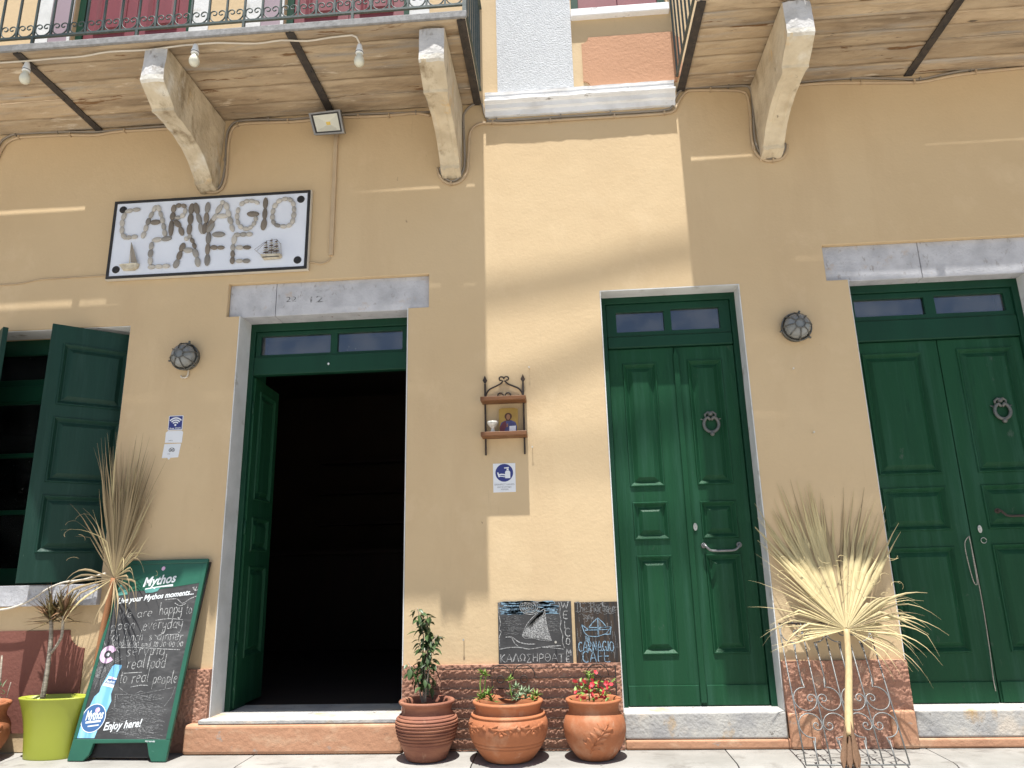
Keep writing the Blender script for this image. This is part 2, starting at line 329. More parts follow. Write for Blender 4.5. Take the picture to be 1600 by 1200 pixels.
def holes_solid(mb, x0, x1, z0, z1, holes, y0, y1):
    xs = [x0, x1]; zs = [z0, z1]
    for (a, b, c, d) in holes: xs += [max(a, x0), min(b, x1)]; zs += [max(c, z0), min(d, z1)]
    return grid_solid(mb, xs, zs, lambda x, z: not any(a < x < b and c < z < d for a, b, c, d in holes), y0, y1)
def arc(cx, cz, r, a0, a1, n=12):
    return [(cx + r * math.cos(R_(a0 + (a1 - a0) * i / n)), cz + r * math.sin(R_(a0 + (a1 - a0) * i / n))) for i in range(n + 1)]
def spiral(cx, cz, r0, r1, a0, a1, n=22):
    return [(cx + (r0 + (r1 - r0) * i / n) * math.cos(R_(a0 + (a1 - a0) * i / n)), cz + (r0 + (r1 - r0) * i / n) * math.sin(R_(a0 + (a1 - a0) * i / n))) for i in range(n + 1)]
def smooth(pts, k=4):
    """Catmull-Rom through points (any dimension)."""
    pts = [Vector(p) for p in pts]; out = []
    if len(pts) < 3: return pts
    for i in range(len(pts) - 1):
        p0, p1, p2, p3 = pts[max(i - 1, 0)], pts[i], pts[i + 1], pts[min(i + 2, len(pts) - 1)]
        for j in range(k):
            t = j / k
            out.append(.5 * ((2 * p1) + (p2 - p0) * t + (2 * p0 - 5 * p1 + 4 * p2 - p3) * t * t + (3 * p1 - p0 - 3 * p2 + p3) * t * t * t))
    out.append(pts[-1]); return out
def rough_sheet(mb, x0, x1, z0, z1, y, amp, freq, step, seed=0.0, edge=True):
    """A vertical sheet of coarse plaster facing -Y with real relief."""
    nx = max(2, int((x1 - x0) / step)); nz = max(2, int((z1 - z0) / step)); vs = []
    for j in range(nz + 1):
        for i in range(nx + 1):
            x = x0 + (x1 - x0) * i / nx; z = z0 + (z1 - z0) * j / nz
            h = noise.noise(Vector((x * freq, z * freq * 1.15, seed))) * .6 + noise.noise(Vector((x * freq * 2.3, z * freq * 2.3, seed + 5))) * .4
            h = max(h, -.25)
            vs.append((x, y - amp * (h + .25), z))
    mb.add(vs, [(j * (nx + 1) + i, j * (nx + 1) + i + 1, (j + 1) * (nx + 1) + i + 1, (j + 1) * (nx + 1) + i) for j in range(nz) for i in range(nx)], True)
    return mb
# ------------------------------------------------------------------ ground
def slab_row():
    g = MB().box(-14, 14, -.415, 0.0, -.42, -.032).build('pavement', 'marble'); tag(g, None, None, kind='structure'); g['label'] = 'raised marble pavement running along the foot of the building'
    xs = [-6.2, -4.85, -3.62, -2.05, -.62, .92, 2.12, 3.4, 4.9]
    for a, b in zip(xs, xs[1:]):
        prof = [(.0, -.03), (.0, -.002), (-.345, -.004), (-.385, -.008), (-.41, -.018), (-.425, -.034), (-.43, -.06), (-.416, -.06), (-.416, -.03)]
        MB().prism(prof, lambda u, v, d: (d, u, v), a + .003, b - .003).build('paving_slab', 'marble', g, bevel=.003)
    r = MB().box(-60, 60, -60, -.40, -.46, -.40).build('road', 'road_stone'); tag(r, 'pale stone quayside road in front of the pavement', None, kind='structure')
slab_row()
# ------------------------------------------------------------------ building shell
B = empty('cafe_building', 'yellow two storey stucco building with green doors and stone slab balconies', 'building', (0, 0, 0))
LD = (-2.41, -1.115, .20, 3.015); MD = (.31, 1.315, .21, 3.075); RD = (2.083, 3.325, .21, 3.07); WN = (-4.62, -3.268, 1.078, 2.985)
LL = (-2.515, -.96, 3.015, 3.28); RL = (1.935, 3.50, 3.07, 3.345)          # stone lintels let into the plaster
UD1 = (-4.115, -3.05, 4.77, 7.0); UD2 = (-2.22, -1.14, 4.77, 7.0); UW = (.205, .975, 5.51, 7.0); UD3 = (1.9, 3.0, 4.77, 7.0)
ops = [LD, MD, RD, WN, LL, RL, UD1, UD2, UW, UD3]
mb = MB(); holes_solid(mb, -7.0, 6.0, 0.0, 7.4, ops, 0.0, .45)
wall = mb.build('wall', 'yellow_stucco', B, merge=True, bevel=.006)
# plaster reveals lining the openings
def liner(o, d0, d1, m, sides='LRT', th=.006):
    x0, x1, z0, z1 = o; mb = MB()
    if 'L' in sides: mb.box(x0 - .001, x0 + th, d0, d1, z0, z1)
    if 'R' in sides: mb.box(x1 - th, x1 + .001, d0, d1, z0, z1)
    if 'T' in sides: mb.box(x0 + th, x1 - th, d0, d1, z1 - th, z1 + .001)
    return mb.build('reveal_lining', m, B)
liner(LD, -.002, .20, 'white_plaster', 'LR'); liner(MD, -.003, .15, 'white_plaster'); liner(WN, .012, .20, 'white_plaster'); liner(RD, .006, .15, 'white_plaster', 'LR')
# lintels: each a long stone, recessed behind the plaster
for o, cut in ((LL, -2.15), (RL, 2.62)):
    for a, b in ((o[0], cut), (cut, o[1])):
        MB().box(a + .002, b - .002, .038, .30, o[2] - .0, o[3]).build('lintel_stone', 'grey_stone', B, bevel=.004)
# lintel undersides chipped edge
# sills and base courses
MB().box(-2.53, -1.095, -.10, .0, 0, .178).build('base_course', 'base_plaster', B, bevel=.02, seg=3)
MB().box(-2.44, -1.09, -.092, .46, .179, .2045).build('door_sill', 'sill_stone', B, bevel=.006)
MB().box(.312, 1.313, -.028, .46, .058, .2145).build('door_sill', 'sill_stone', B, bevel=.012, seg=3)
MB().box(2.085, 3.5, -.03, .46, .058, .2145).build('door_sill', 'sill_stone', B, bevel=.012, seg=3)
MB().box(.312, 1.36, -.035, 0, 0, .056).build('base_course', 'base_plaster', B, bevel=.012, seg=3)
MB().box(2.07, 3.6, -.035, 0, 0, .056).build('base_course', 'base_plaster', B, bevel=.012, seg=3)
MB().box(1.318, 1.50, -.055, 0, .0, .205).build('base_course', 'base_plaster', B, bevel=.018, seg=3)
MB().box(1.93, 2.081, -.055, 0, .0, .218).build('base_course', 'base_plaster', B, bevel=.018, seg=3)
for k, (a, b, z0, z1) in enumerate(((-1.113, .308, 0, .512), (1.318, 2.081, .0, .506), (-3.18, -2.412, 0, .508))):
    mb = MB(); rough_sheet(mb, a, b, z0, z1, -.030, .013, 62, .0068, k * 9.0)
    mb.box(a, b, -.028, 0.0, z0, z1 - .001)
    mb.build('plinth', 'plinth_stucco', B, recalc=False)
# recessed-look painted panel under the window (notched corners)
def notched(x0, x1, z0, z1, r, fn=None):
    c = []
    for (cx, cz, a0, a1) in ((x0, z0, 90, 0), (x1, z0, 180, 90), (x1, z1, 270, 180), (x0, z1, 360, 270)):
        c += arc(cx, cz, r, a0, a1, 6)
    return c
MB().prism(notched(-4.55, -3.325, .12, .772, .12), lambda u, v, d: (u, d, v), -.008, .0).build('painted_panel', 'brown_red_stucco', B)
MB().prism(notched(.275, 1.06, 4.80, 5.262, .055), lambda u, v, d: (u, d, v), -.010, .0).build('painted_panel', 'orange_stucco', B)
MB().box(-.412, .197, -.014, 0, 4.80, 7.3).build('pilaster', 'white_stucco', B)
# window sill stones
MB().box(-4.75, -3.255, -.045, .2, .935, 1.076).build('window_sill', 'grey_stone', B, bevel=.006)
MB().box(.199, .992, -.055, .2, 5.44, 5.51).build('window_sill', 'white_cornice', B, bevel=.006)
# cornice between the balconies: a moulded run with ragged paint
prof = [(0, 4.455), (-.022, 4.46), (-.027, 4.525), (-.044, 4.54), (-.048, 4.595), (-.066, 4.608), (-.076, 4.624), (-.074, 4.642), (-.060, 4.656), (-.036, 4.664), (-.026, 4.69), (-.030, 4.715), (-.036, 4.718), (-.034, 4.742), (-.044, 4.756), (-.045, 4.772), (-.034, 4.780), (0, 4.795)]
prof = [(u * 1.14, 4.578 + (v - 4.455) * .64) for u, v in prof]
mb = MB(); nseg = 40; vs = []
for i in range(nseg + 1):
    x = -.512 + 1.487 * i / nseg
    for (u, v) in prof:
        k = noise.noise(Vector((x * 7, v * 9, 0))) * .005 + noise.noise(Vector((x * 25, v * 30, 3))) * .003
        vs.append((x, u - (k if u < 0 else 0), v + k * .8))
n = len(prof)
fs = [(i * n + j, (i + 1) * n + j, (i + 1) * n + j + 1, i * n + j + 1) for i in range(nseg) for j in range(n - 1)] + [tuple(range(n)), tuple(nseg * n + j for j in range(n))[::-1]]
mb.add(vs, fs); mb.build('cornice', 'white_cornice', B)
# dark room behind the ground floor openings
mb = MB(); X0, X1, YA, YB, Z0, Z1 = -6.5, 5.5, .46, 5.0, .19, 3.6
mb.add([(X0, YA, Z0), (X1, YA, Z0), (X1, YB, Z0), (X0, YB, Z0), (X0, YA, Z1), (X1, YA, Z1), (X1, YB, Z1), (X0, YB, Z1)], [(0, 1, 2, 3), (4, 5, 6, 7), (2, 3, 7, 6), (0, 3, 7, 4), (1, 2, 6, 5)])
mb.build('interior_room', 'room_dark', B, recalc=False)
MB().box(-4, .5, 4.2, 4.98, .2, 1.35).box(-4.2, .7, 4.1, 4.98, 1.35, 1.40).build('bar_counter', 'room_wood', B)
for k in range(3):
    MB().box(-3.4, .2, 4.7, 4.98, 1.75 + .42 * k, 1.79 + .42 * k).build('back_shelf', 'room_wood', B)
for x, y in ((-2.15, 1.0), (-1.98, 1.35)):
    MB().lathe([(0, 3.44), (.05, 3.44), (.07, 3.50), (.03, 3.60)], 16, (x, y, 0)).build('ceiling_lamp', 'lamp_glow', B)
# ------------------------------------------------------------------ doors
def raised_panel(x0, x1, z0, z1, y, parent, m='green_paint', name='raised_panel', s=1.0):
    """Moulded frame, sunk margin and raised field; y is the leaf face."""
    st = [(0.0, 0.0), (.004, -.010), (.010, -.010), (.031, .013), (.038, .013), (.064, -.004), (.067, -.006)]
    mb = MB(); vs = []
    for (d, h) in st:
        d *= s; vs += [(x0 + d, y + h, z0 + d), (x1 - d, y + h, z0 + d), (x1 - d, y + h, z1 - d), (x0 + d, y + h, z1 - d)]
    fs = [(4 * i + k, 4 * i + (k + 1) % 4, 4 * i + 4 + (k + 1) % 4, 4 * i + 4 + k) for i in range(len(st) - 1) for k in range(4)] + [tuple(range(4 * len(st) - 4, 4 * len(st)))]
    mb.add(vs, fs)
    return mb.build(name, m, parent, recalc=False)
def leaf(x0, x1, z0, z1, panels, y, th, parent, m='green_paint'):
    mb = MB(); holes_solid(mb, x0, x1, z0, z1, [(a + .002, b - .002, c + .002, d - .002) for a, b, c, d in panels], y, y + th)
    o = mb.build('door_leaf', m, parent, merge=True, bevel=.003)
    for (a, b, c, d) in panels: raised_panel(a, b, c, d, y, parent, m)
    mb = MB()
    for (a, b, c, d) in panels: mb.box(a, b, y + .016, y + .02, c, d)
    mb.build('panel_backing', m, parent)
    return o
def transom(x0, x1, z0, z1, panes, y, parent, m='green_frame'):
    mb = MB(); holes_solid(mb, x0, x1, z0, z1, panes, y, y + .045)
    mb.build('transom_frame', m, parent, merge=True, bevel=.004)
    for (a, b, c, d) in panes: MB().box(a - .004, b + .004, y + .022, y + .027, c - .004, d + .004).build('transom_pane', 'pane_glass', parent)
def knocker(x, y, z, parent):
    mb = MB()
    rg = []
    for i in range(25):      # heart/lyre shaped ring, wide below, pinched above
        a = R_(90 + 22 + (360 - 44) * i / 24); rx, rz = .052, .056
        rg.append((x + rx * math.cos(a), y - .022, z - .012 + rz * math.sin(a)))
    rg = [(x - .004, y - .022, z + .018)] + rg + [(x + .004, y - .022, z + .018)]
    mb.tube(rg, [.009] + [.0115] * 25 + [.009], 8)
    mb.tube([(x - .030, y - .012, z + .028), (x - .038, y - .015, z + .062), (x - .018, y - .018, z + .078), (x, y - .02, z + .070), (x + .018, y - .018, z + .078), (x + .038, y - .015, z + .062), (x + .030, y - .012, z + .028)], .008, 8)
    mb.lathe([(0, -.016), (.012, -.013), (.017, 0), (.012, .013), (0, .016)], 14, (x, y - .026, z - .082))
    mb.lathe([(0, -.018), (.016, -.012), (.02, 0), (.014, .014), (0, .018)], 14, (x, y - .012, z + .066))
    for s in (-1, 1): mb.tube([(x + s * .048, y - .012, z + .022), (x + s * .072, y - .016, z + .028)], [.007, .003], 6)
    mb.box(x - .012, x + .012, y - .012, y, z + .05, z + .08)
    return mb.build('door_knocker', 'knocker_metal', parent)
def bar_handle(x0, x1, y, z, parent, m):
    pts = smooth([(x0, y, z + .012), (x0 + .004, y - .035, z + .012), (x0 + .018, y - .045, z - .008), (x0 + .045, y - .042, z - .024), ((x0 + x1) / 2, y - .042, z - .026), (x1 - .045, y - .042, z - .024), (x1 - .018, y - .045, z - .008), (x1 - .004, y - .035, z + .012), (x1, y, z + .012)], 4)
    mb = MB().tube(pts, .008, 8)
    for xx in (x0, x1): mb.tube([(xx, y - .012, z + .012), (xx, y, z + .012)], [.017, .02], 12); mb.lathe([(0, -.014), (.014, 0), (0, .014)], 10, (xx, y - .03, z + .012))
    return mb.build('door_handle', m, parent)
def keyhole(x, y, z, parent):
    mb = MB(); vs = []
    mb.prism([(x + .014 * math.cos(R_(a)), z + .026 * math.sin(R_(a))) for a in range(0, 360, 20)], lambda u, v, d: (u, d, v), y - .006, y)
    mb.prism([(x + .006 * math.cos(R_(a)), z + .007 + .006 * math.sin(R_(a))) for a in range(0, 360, 30)], lambda u, v, d: (u, d, v), y - .012, y - .006)
    mb.box(x - .002, x + .002, y - .009, y - .006, z - .016, z - .002)
    o = mb.build('keyhole_plate', 'bright_metal', parent, bevel=.001); return o
def door_frame(o, y, d, side, top, label, mid=None, sill=False):
    x0, x1, z0, z1 = o; mb = MB()
    hs = [(x0 + side, x1 - side, z0 - 1, z1 - top)]
    holes_solid(mb, x0 + .001, x1 - .001, z0 + .001, z1 + .02, hs, y, y + d)
    f = mb.build('door', 'green_frame', B, merge=True, bevel=.004); f['label'] = label; return f
# middle door
F = door_frame(MD, .140, .10, .045, .055, 'narrow green double door half in sun with brass-coloured keyhole')
transom(.357, 1.268, 2.765, 3.019, [(.43, .782, 2.80, 2.955), (.836, 1.19, 2.80, 2.965)], .158, F)
MB().box(.357, 1.268, .145, .20, 2.672, 2.763).build('transom_rail', 'green_frame', F, bevel=.008)
mp = [(.455, .70, 1.652, 2.556), (.463, .708, 1.284, 1.545), (.468, .71, .535, 1.18)]
leaf(.358, .835, .218, 2.668, mp, .168, .045, F)
mp2 = [(.925, 1.175, 1.652, 2.565), (.930, 1.178, 1.284, 1.54), (.935, 1.178, .535, 1.18)]
leaf(.838, 1.267, .218, 2.668, mp2, .168, .045, F)
MB().prism([(.826, .235), (.866, .235), (.866, 2.60), (.846, 2.66), (.826, 2.60)], lambda u, v, d: (u, d, v), .148, .1665).build('cover_strip', 'green_paint', F, bevel=.006)
for a, b in ((.36, .822), (.87, 1.265)): MB().box(a, b, .158, .1665, .220, .345).build('kick_board', 'green_paint', F, bevel=.004)
knocker(1.055, .165, 2.09, F); bar_handle(.932, 1.17, .168, 1.225, F, 'grey_metal'); keyhole(.885, .165, 1.365, F)
# right door
F = door_frame(RD, .140, .10, .05, .06, 'wide green double door in shade with loop of white rope')
transom(2.134, 3.274, 2.80, 3.009, [(2.165, 2.66, 2.835, 2.965), (2.735, 3.22, 2.835, 2.97)], .158, F)
MB().box(2.134, 3.274, .145, .20, 2.640, 2.798).build('transom_rail', 'green_frame', F, bevel=.008)
lp = [(2.165, 2.592, 1.678, 2.555), (2.165, 2.590, 1.298, 1.592), (2.158, 2.585, .52, 1.192)]
leaf(2.135, 2.700, .218, 2.636, lp, .168, .045, F)
rp = [(2.822, 3.21, 1.678, 2.565), (2.822, 3.21, 1.298, 1.595), (2.822, 3.21, .52, 1.20)]
leaf(2.706, 3.273, .218, 2.636, rp, .168, .045, F)
for a, b in ((2.137, 2.69), (2.72, 3.27)): MB().box(a, b, .158, .1665, .220, .345).build('kick_board', 'green_paint', F, bevel=.004)
knocker(3.05, .168, 2.11, F); bar_handle(2.90, 3.12, .170, 1.405, F, 'rust'); keyhole(2.765, .167, 1.30, F)
MB().tube(arc(0, 0, .016, 0, 350, 14) and [(2.775 + a, .160, 1.225 + b) for a, b in arc(0, 0, .018, 0, 350, 14)], .0022, 6).build('key_ring', 'bright_metal', F)
# rope loop hanging on the right door
rp_ = [P(x, y, .150) for x, y in ((1514, 838), (1508, 846), (1509, 862), (1517, 895), (1523, 912), (1527, 910), (1522, 880), (1516, 845), (1514, 838), (1519, 860), (1528, 905), (1538, 960), (1547, 1020), (1552, 1060), (1556, 1080))]
rope = MB().tube(smooth(rp_, 3), .0030, 7).build('rope', 'rope'); tag(rope, 'twisted pale rope looped over the gap of the wide green door', 'rope')
# left door: open doorway with leaves folded inwards
F = door_frame(LD, .200, .252, .045, .062, 'open green doorway with transom panes above a dark room')
transom(-2.363, -1.161, 2.742, 2.951, [(-2.325, -1.770, 2.765, 2.918), (-1.715, -1.205, 2.765, 2.918)], .215, F)
MB().box(-2.363, -1.161, .196, .26, 2.600, 2.741).build('transom_rail', 'green_frame', F, bevel=.006)
MB().lathe([(0, -.012), (.01, 0), (0, .012)], 10, (-1.77, .190, 2.665)).build('door_stud', 'socket_white', F)
for sgn, hx, ang in ((1, -2.352, 93), (-1, -1.172, 92)):
    mb0 = len(bpy.data.objects); kids = set(F.children)
    W = .53
    pl = [(.10, W - .085, 1.66 - .21, 2.50 - .21), (.10, W - .085, 1.28 - .21, 1.53 - .21), (.10, W - .085, .53 - .21, 1.17 - .21)]
    leaf(.0, W, .0, 2.375, pl, .0, .045, F)
    T = Matrix.Translation((hx, .235, .215)) @ Matrix.Rotation(R_(ang if sgn > 0 else 180 - ang), 4, 'Z')
    if sgn < 0: T = T @ Matrix.Translation((0, -.045, 0))
    for o in set(F.children) - kids: o.data.transform(T)
for z in (.6, 1.45, 2.35):
    MB().tube([(-2.357, .222, z - .05), (-2.357, .222, z + .05)], .010, 8).build('hinge', 'green_frame', F)
# ------------------------------------------------------------------ window with shutters
mb = MB(); x0, x1, z0, z1 = WN
wp = []
fx = [(-4.56, -4.02), (-3.90, -3.34)]
for a, b in fx: wp += [(a, b, 2.655, 2.86), (a, b, 2.065, 2.455), (a, b, 1.63, 2.03), (a, b, 1.20, 1.595)]
holes_solid(mb, x0 + .002, x1 - .002, z0 + .002, z1 + .01, wp, .24, .30)
Wn = mb.build('window', 'green_frame', B, merge=True, bevel=.005); Wn['label'] = 'green ground floor window with open shutters over a stone sill'
for (a, b, c, d) in wp: MB().box(a - .003, b + .003, .268, .273, c - .003, d + .003).build('pane', 'window_glass', Wn)
MB().box(x0 + .01, x1 - .01, .225, .2395, 2.47, 2.60).build('transom_rail', 'green_frame', Wn, bevel=.006)
def shutter(hx, hy, ang, mirror):
    kids = set(Wn.children); W = .60; H = 1.86
    mb = MB(); pans = [(.085, W - .075, 1.255, 1.72), (.085, W - .075, .69, 1.165), (.085, W - .075, .20, .60)]
    holes_solid(mb, 0, W, 0, H, [(a + .002, b - .002, c + .002, d - .002) for a, b, c, d in pans], 0, .035)
    mb.build('shutter', 'dull_green', Wn, merge=True, bevel=.003)
    for p in pans: raised_panel(*p, 0, Wn, 'dull_green')
    mb = MB()
    for (a, b, c, d) in pans: mb.box(a, b, .016, .02, c, d)
    mb.build('panel_backing', 'dull_green', Wn)
    T = Matrix.Translation((hx, hy, 1.092)) @ Matrix.Rotation(R_(ang), 4, 'Z')
    if mirror: T = T @ Matrix.Translation((-W, 0, 0))
    for o in set(Wn.children) - kids: o.data.transform(T)
shutter(-3.285, .19, 41, True)       # right leaf, free edge swung out over the sill
shutter(-4.60, .20, -40, False)
# ------------------------------------------------------------------ upper storey openings
def upper_door(o, lab, surround=True):
    x0, x1, z0, z1 = o; mb = MB()
    holes_solid(mb, x0 + .001, x1 - .001, z0, z1, [(x0 + .06, x1 - .06, z0 - 1, z1 - .06)], .05, .12)
    D = mb.build('upper_door', 'green_frame', B); D['label'] = lab
    if surround:
        MB().box(x0 - .34, x0 - .20, -.012, 0, z0, z1 + .1).build('door_surround', 'white_plaster', D)
        MB().box(x0 - .198, x0 - .03, -.008, 0, z0, z1 + .1).build('door_surround', 'mauve_paint', D)
        MB().box(x0 - .028, x0 - .001, -.012, 0, z0, z1).build('door_surround', 'white_plaster', D)
        MB().box(x1 + .002, x1 + .17, -.012, 0, z0, z1 + .1).build('door_surround', 'white_plaster', D)
    xm = (x0 + x1) / 2
    for a, b in ((x0 + .061, xm - .002), (xm + .002, x1 - .061)):
        pl = [(a + .09, b - .09, z0 + .95, z1 - .25), (a + .09, b - .09, z0 + .22, z0 + .85)]
        leaf(a, b, z0 + .01, z1 - .062, pl, .065, .04, D, 'red_paint')
    return D
upper_door(UD1, 'red panelled balcony door with green frame left above the pebble sign')
upper_door(UD2, 'red panelled balcony door above the open doorway')
upper_door(UD3, 'red panelled balcony door on the balcony over the wide door')
upper_door((UW[0], UW[1], UW[2], UW[3]), 'red shutters of the upper window over the orange panel', False)
# ------------------------------------------------------------------ balconies
ZB, YF = 4.72, -.937
def corbel(xc, wd, parent):
    w2 = wd / 2
    prof = [(0.02, 4.70), (-.880, 4.70), (-.895, 4.69), (-.908, 4.44), (-.893, 4.425), (-.74, 4.325), (-.735, 4.305), (-.655, 4.30), (-.60, 4.30), (-.47, 4.285), (-.34, 4.255), (-.23, 4.205), (-.15, 4.145), (-.11, 4.115), (-.105, 4.085), (-.05, 4.065), (0.02, 4.06)]
    # resample the outline finely, then add worn relief
    pts = []
    for (a, b), (c, d) in zip(prof, prof[1:]):
        k = max(1, int(math.hypot(c - a, d - b) / .035))
        pts += [(a + (c - a) * i / k, b + (d - b) * i / k) for i in range(k)]
    pts.append(prof[-1])
    b = bmesh.new()
    NX = 11
    rows = []
    for i in range(NX):
        xr = xc - w2 + wd * i / (NX - 1); row = []
        for (u, v) in pts:
            x = xr
            ed = abs(i - (NX - 1) / 2) / ((NX - 1) / 2); k = .010 * max(0, ed - .6) / .4
            nn = noise.noise(Vector((x * 14, u * 14, v * 14 + xc))) * .010 + noise.noise(Vector((x * 40, u * 40, v * 40 + xc))) * .004
            cy, cz = -.3, 4.5
            du, dv = u - cy, v - cz; l = math.hypot(du, dv)
            if u > -.70 and v < 4.31 and ed < .55: k += .011
            if u > 0 or v > 4.69: nn = 0; k = 0
            if u > -.725 and v < 4.32: x = xc + (x - xc) * .86
            row.append(b.verts.new((x, u + du / l * (nn - k), v + dv / l * (nn - k))))
        rows.append(row)
    for i in range(NX - 1):
        for j in range(len(pts) - 1): b.faces.new((rows[i][j], rows[i][j + 1], rows[i + 1][j + 1], rows[i + 1][j]))
    for row in (rows[0], rows[-1][::-1]): b.faces.new(row)
    bmesh.ops.recalc_face_normals(b, faces=b.faces)
    for f in b.faces: f.smooth = len(f.verts) == 4
    me = bpy.data.meshes.new('bracket'); b.to_mesh(me); b.free(); me.set_sharp_from_angle(angle=R_(24))
    o = bpy.data.objects.new('bracket', me); COL.objects.link(o); o.parent = parent
    me.materials.append(MATS['corbel_stone']); me.materials.append(MATS['corbel_face']); me.materials.append(MATS['white_daub'])
    for f in me.polygons:
        c = f.center
        if len(f.vertices) == 4 and c[1] < -.855: f.material_index = 1 if c[2] > 4.475 else (2 if c[2] > 4.432 and noise.noise(Vector((c[0] * 20, c[2] * 20, 1))) > -.35 else 0)
    return o
def beam(x, parent, y1=0.0):
    mb = MB().box(x - .030, x + .030, YF + .012, y1, ZB - .012, ZB - .001).box(x - .006, x + .006, YF + .012, y1, ZB - .0005, ZB + .02)
    for k in range(8):
        y = -.88 + k * .115; mb.lathe([(0, -.019), (.006, -.017), (.008, -.0118)], 8, (x + (.012 if k % 2 else -.012), y, ZB))
    return mb.build('iron_beam', 'iron_beam', parent)
def railing(parent, x0, x1, y, ends):
    zb, zt = 4.845, 5.62
    MB().box(x0, x1, y - .009, y + .009, zb - .008, zb + .008).build('bottom_rail', 'rail_iron', parent)
    MB().box(x0, x1, y - .022, y + .022, zt, zt + .014).build('top_rail', 'rail_iron', parent)
    sp = .1285; n = int((x1 - x0) / sp); bar = scr = None
    for k in range(n + 1):
        x = x1 - .012 - k * sp
        big = k % 6 == 0
        if bar is None:
            bar = MB().box(-.0065, .0065, -.0065, .0065, zb, zt).build('baluster', 'rail_iron', parent); o = bar
        else:
            o = bar.copy(); COL.objects.link(o); o.parent = parent
        o.location = Vector((x, y, 0)) - wl(parent)
        if big: MB().box(x - .009, x + .009, y - .009, y + .009, ZB + .05, zb - .008).build('rail_foot', 'rail_iron', parent)
        if scr is None:
            pts = [(-sp / 2 + .006 + .0, .095)] + spiral(-.024, .088, .030, .009, 180, -180, 16)[0:0]
            r = sp / 2 - .010
            pts = spiral(-.022, .098, .008, .030, 330, -120 + 180 - 60, 12)
            # C-curl: small spiral top left, bowl round the bottom, small spiral top right
            bowl = arc(0, .062, r, 172, 368, 18)
            left = spiral(-.026, .078, r - .026, .008, 172, -150, 16)
            right = spiral(.026, .078, r - .026, .008, 8, 330, 16)
            path = left[::-1] + bowl[1:-1] + right
            scr = MB().tube([(a, 0, b + zb) for a, b in path], .0048, 6).build('scroll', 'rail_iron', parent); o = scr
        else:
            o = scr.copy(); COL.objects.link(o); o.parent = parent
        o.location = Vector((x - sp / 2, y, 0)) - wl(parent)
    for xe in ends:
        MB().box(xe - .009, xe + .009, y, 0, zb - .008, zb + .008).build('bottom_rail', 'rail_iron', parent); MB().box(xe - .02, xe + .02, y, 0, zt, zt + .014).build('top_rail', 'rail_iron', parent)
        for k in range(8):
            o = bar.copy(); COL.objects.link(o); o.parent = parent; o.location = Vector((xe, y + .01 + (k + .0) * .125, 0)) - wl(parent)
        MB().box(xe - .013, xe + .013, y - .013, y + .013, ZB + .05, zt + .03).build('corner_post', 'rail_iron', parent)
def balcony(x0, x1, joints, bays, gaps, beams, corbels, ends, label):
    t = .034
    bal = MB().box(x0 - .01, x1 + .01, YF - .012, YF + .008, ZB - .003, ZB + .05)
    bal = bal.build('balcony', 'slab_edge', B, bevel=.005); bal['label'] = label
    js = [YF + .009] + joints + [-.001]
    for bi, (a, b) in enumerate(bays):
        for k, (ya, yb) in enumerate(zip(js, js[1:])):
            G0 = gaps.get((bi, k - 1), .005) if k else 0.0; G1 = gaps.get((bi, k), .005) if k < len(js) - 2 else 0
            dz = random.uniform(-.007, .005)
            mb = MB(); nx = max(6, int((b - a) / .06)); ny = 10; vs = []
            for i in range(nx + 1):
                tt = (i / nx) ** .45; g0, g1 = [(q if not isinstance(q, tuple) else q[0] + (q[1] - q[0]) * tt) / 2 for q in (G0, G1)]
                for j in range(ny + 1):
                    x = a + .0015 + (b - a - .003) * i / nx; y = ya + g0 + (yb - g1 - ya - g0) * (0 if j == 0 else 1 if j == ny else .035 + .93 * (j - 1) / (ny - 2))
                    hz = noise.noise(Vector((x * 2.2, y * 16, bi * 3 + k))) * .006 + noise.noise(Vector((x * 9, y * 40, k * 2.0))) * .004
                    if j in (0, ny): hz += .020
                    vs.append((x, y, ZB + dz + hz * .8 + .002))
            mb.add(vs, [(i * (ny + 1) + j, i * (ny + 1) + j + 1, (i + 1) * (ny + 1) + j + 1, (i + 1) * (ny + 1) + j) for i in range(nx) for j in range(ny)], True)
            # top and rim
            nv = len(vs); top = [(v[0], v[1], ZB + t) for v in vs]; mb.add(top, [(i * (ny + 1) + j, (i + 1) * (ny + 1) + j, (i + 1) * (ny + 1) + j + 1, i * (ny + 1) + j + 1) for i in range(nx) for j in range(ny)])
            rim = [i * (ny + 1) for i in range(nx + 1)] + [nx * (ny + 1) + j for j in range(1, ny + 1)] + [i * (ny + 1) + ny for i in range(nx - 1, -1, -1)] + [j for j in range(ny - 1, 0, -1)]
            for p, q in zip(rim, rim[1:] + rim[:1]): mb.f.append((p, q, q + nv, p + nv)); mb.sm.append(False)
            mb.build('plank', 'plank', bal, recalc=False)
    for x in beams: beam(x, bal)
    for xc, wd in corbels: corbel(xc, wd, bal)
    railing(bal, x0, x1, YF + .02, ends)
    return bal
GP = .0140
balcony(-6.2, -.545, [-.775, -.585, -.388, -.185], [(-6.2, -3.735), (-3.735, -1.762), (-1.762, -.55)],
        {(0, 2): GP + .001, (0, 3): (GP + .002, GP - .002), (0, 1): .0055, (1, 2): (.0145, .004), (1, 1): .0055, (2, 1): .0055, (2, 2): .0055, (1, 3): .004, (2, 3): (.003, .0098)},
        [-3.735, -1.762, -.575], [(-2.735, .165), (-.782, .172)], [-.552], 'stone plank balcony above the pebble sign and open doorway')
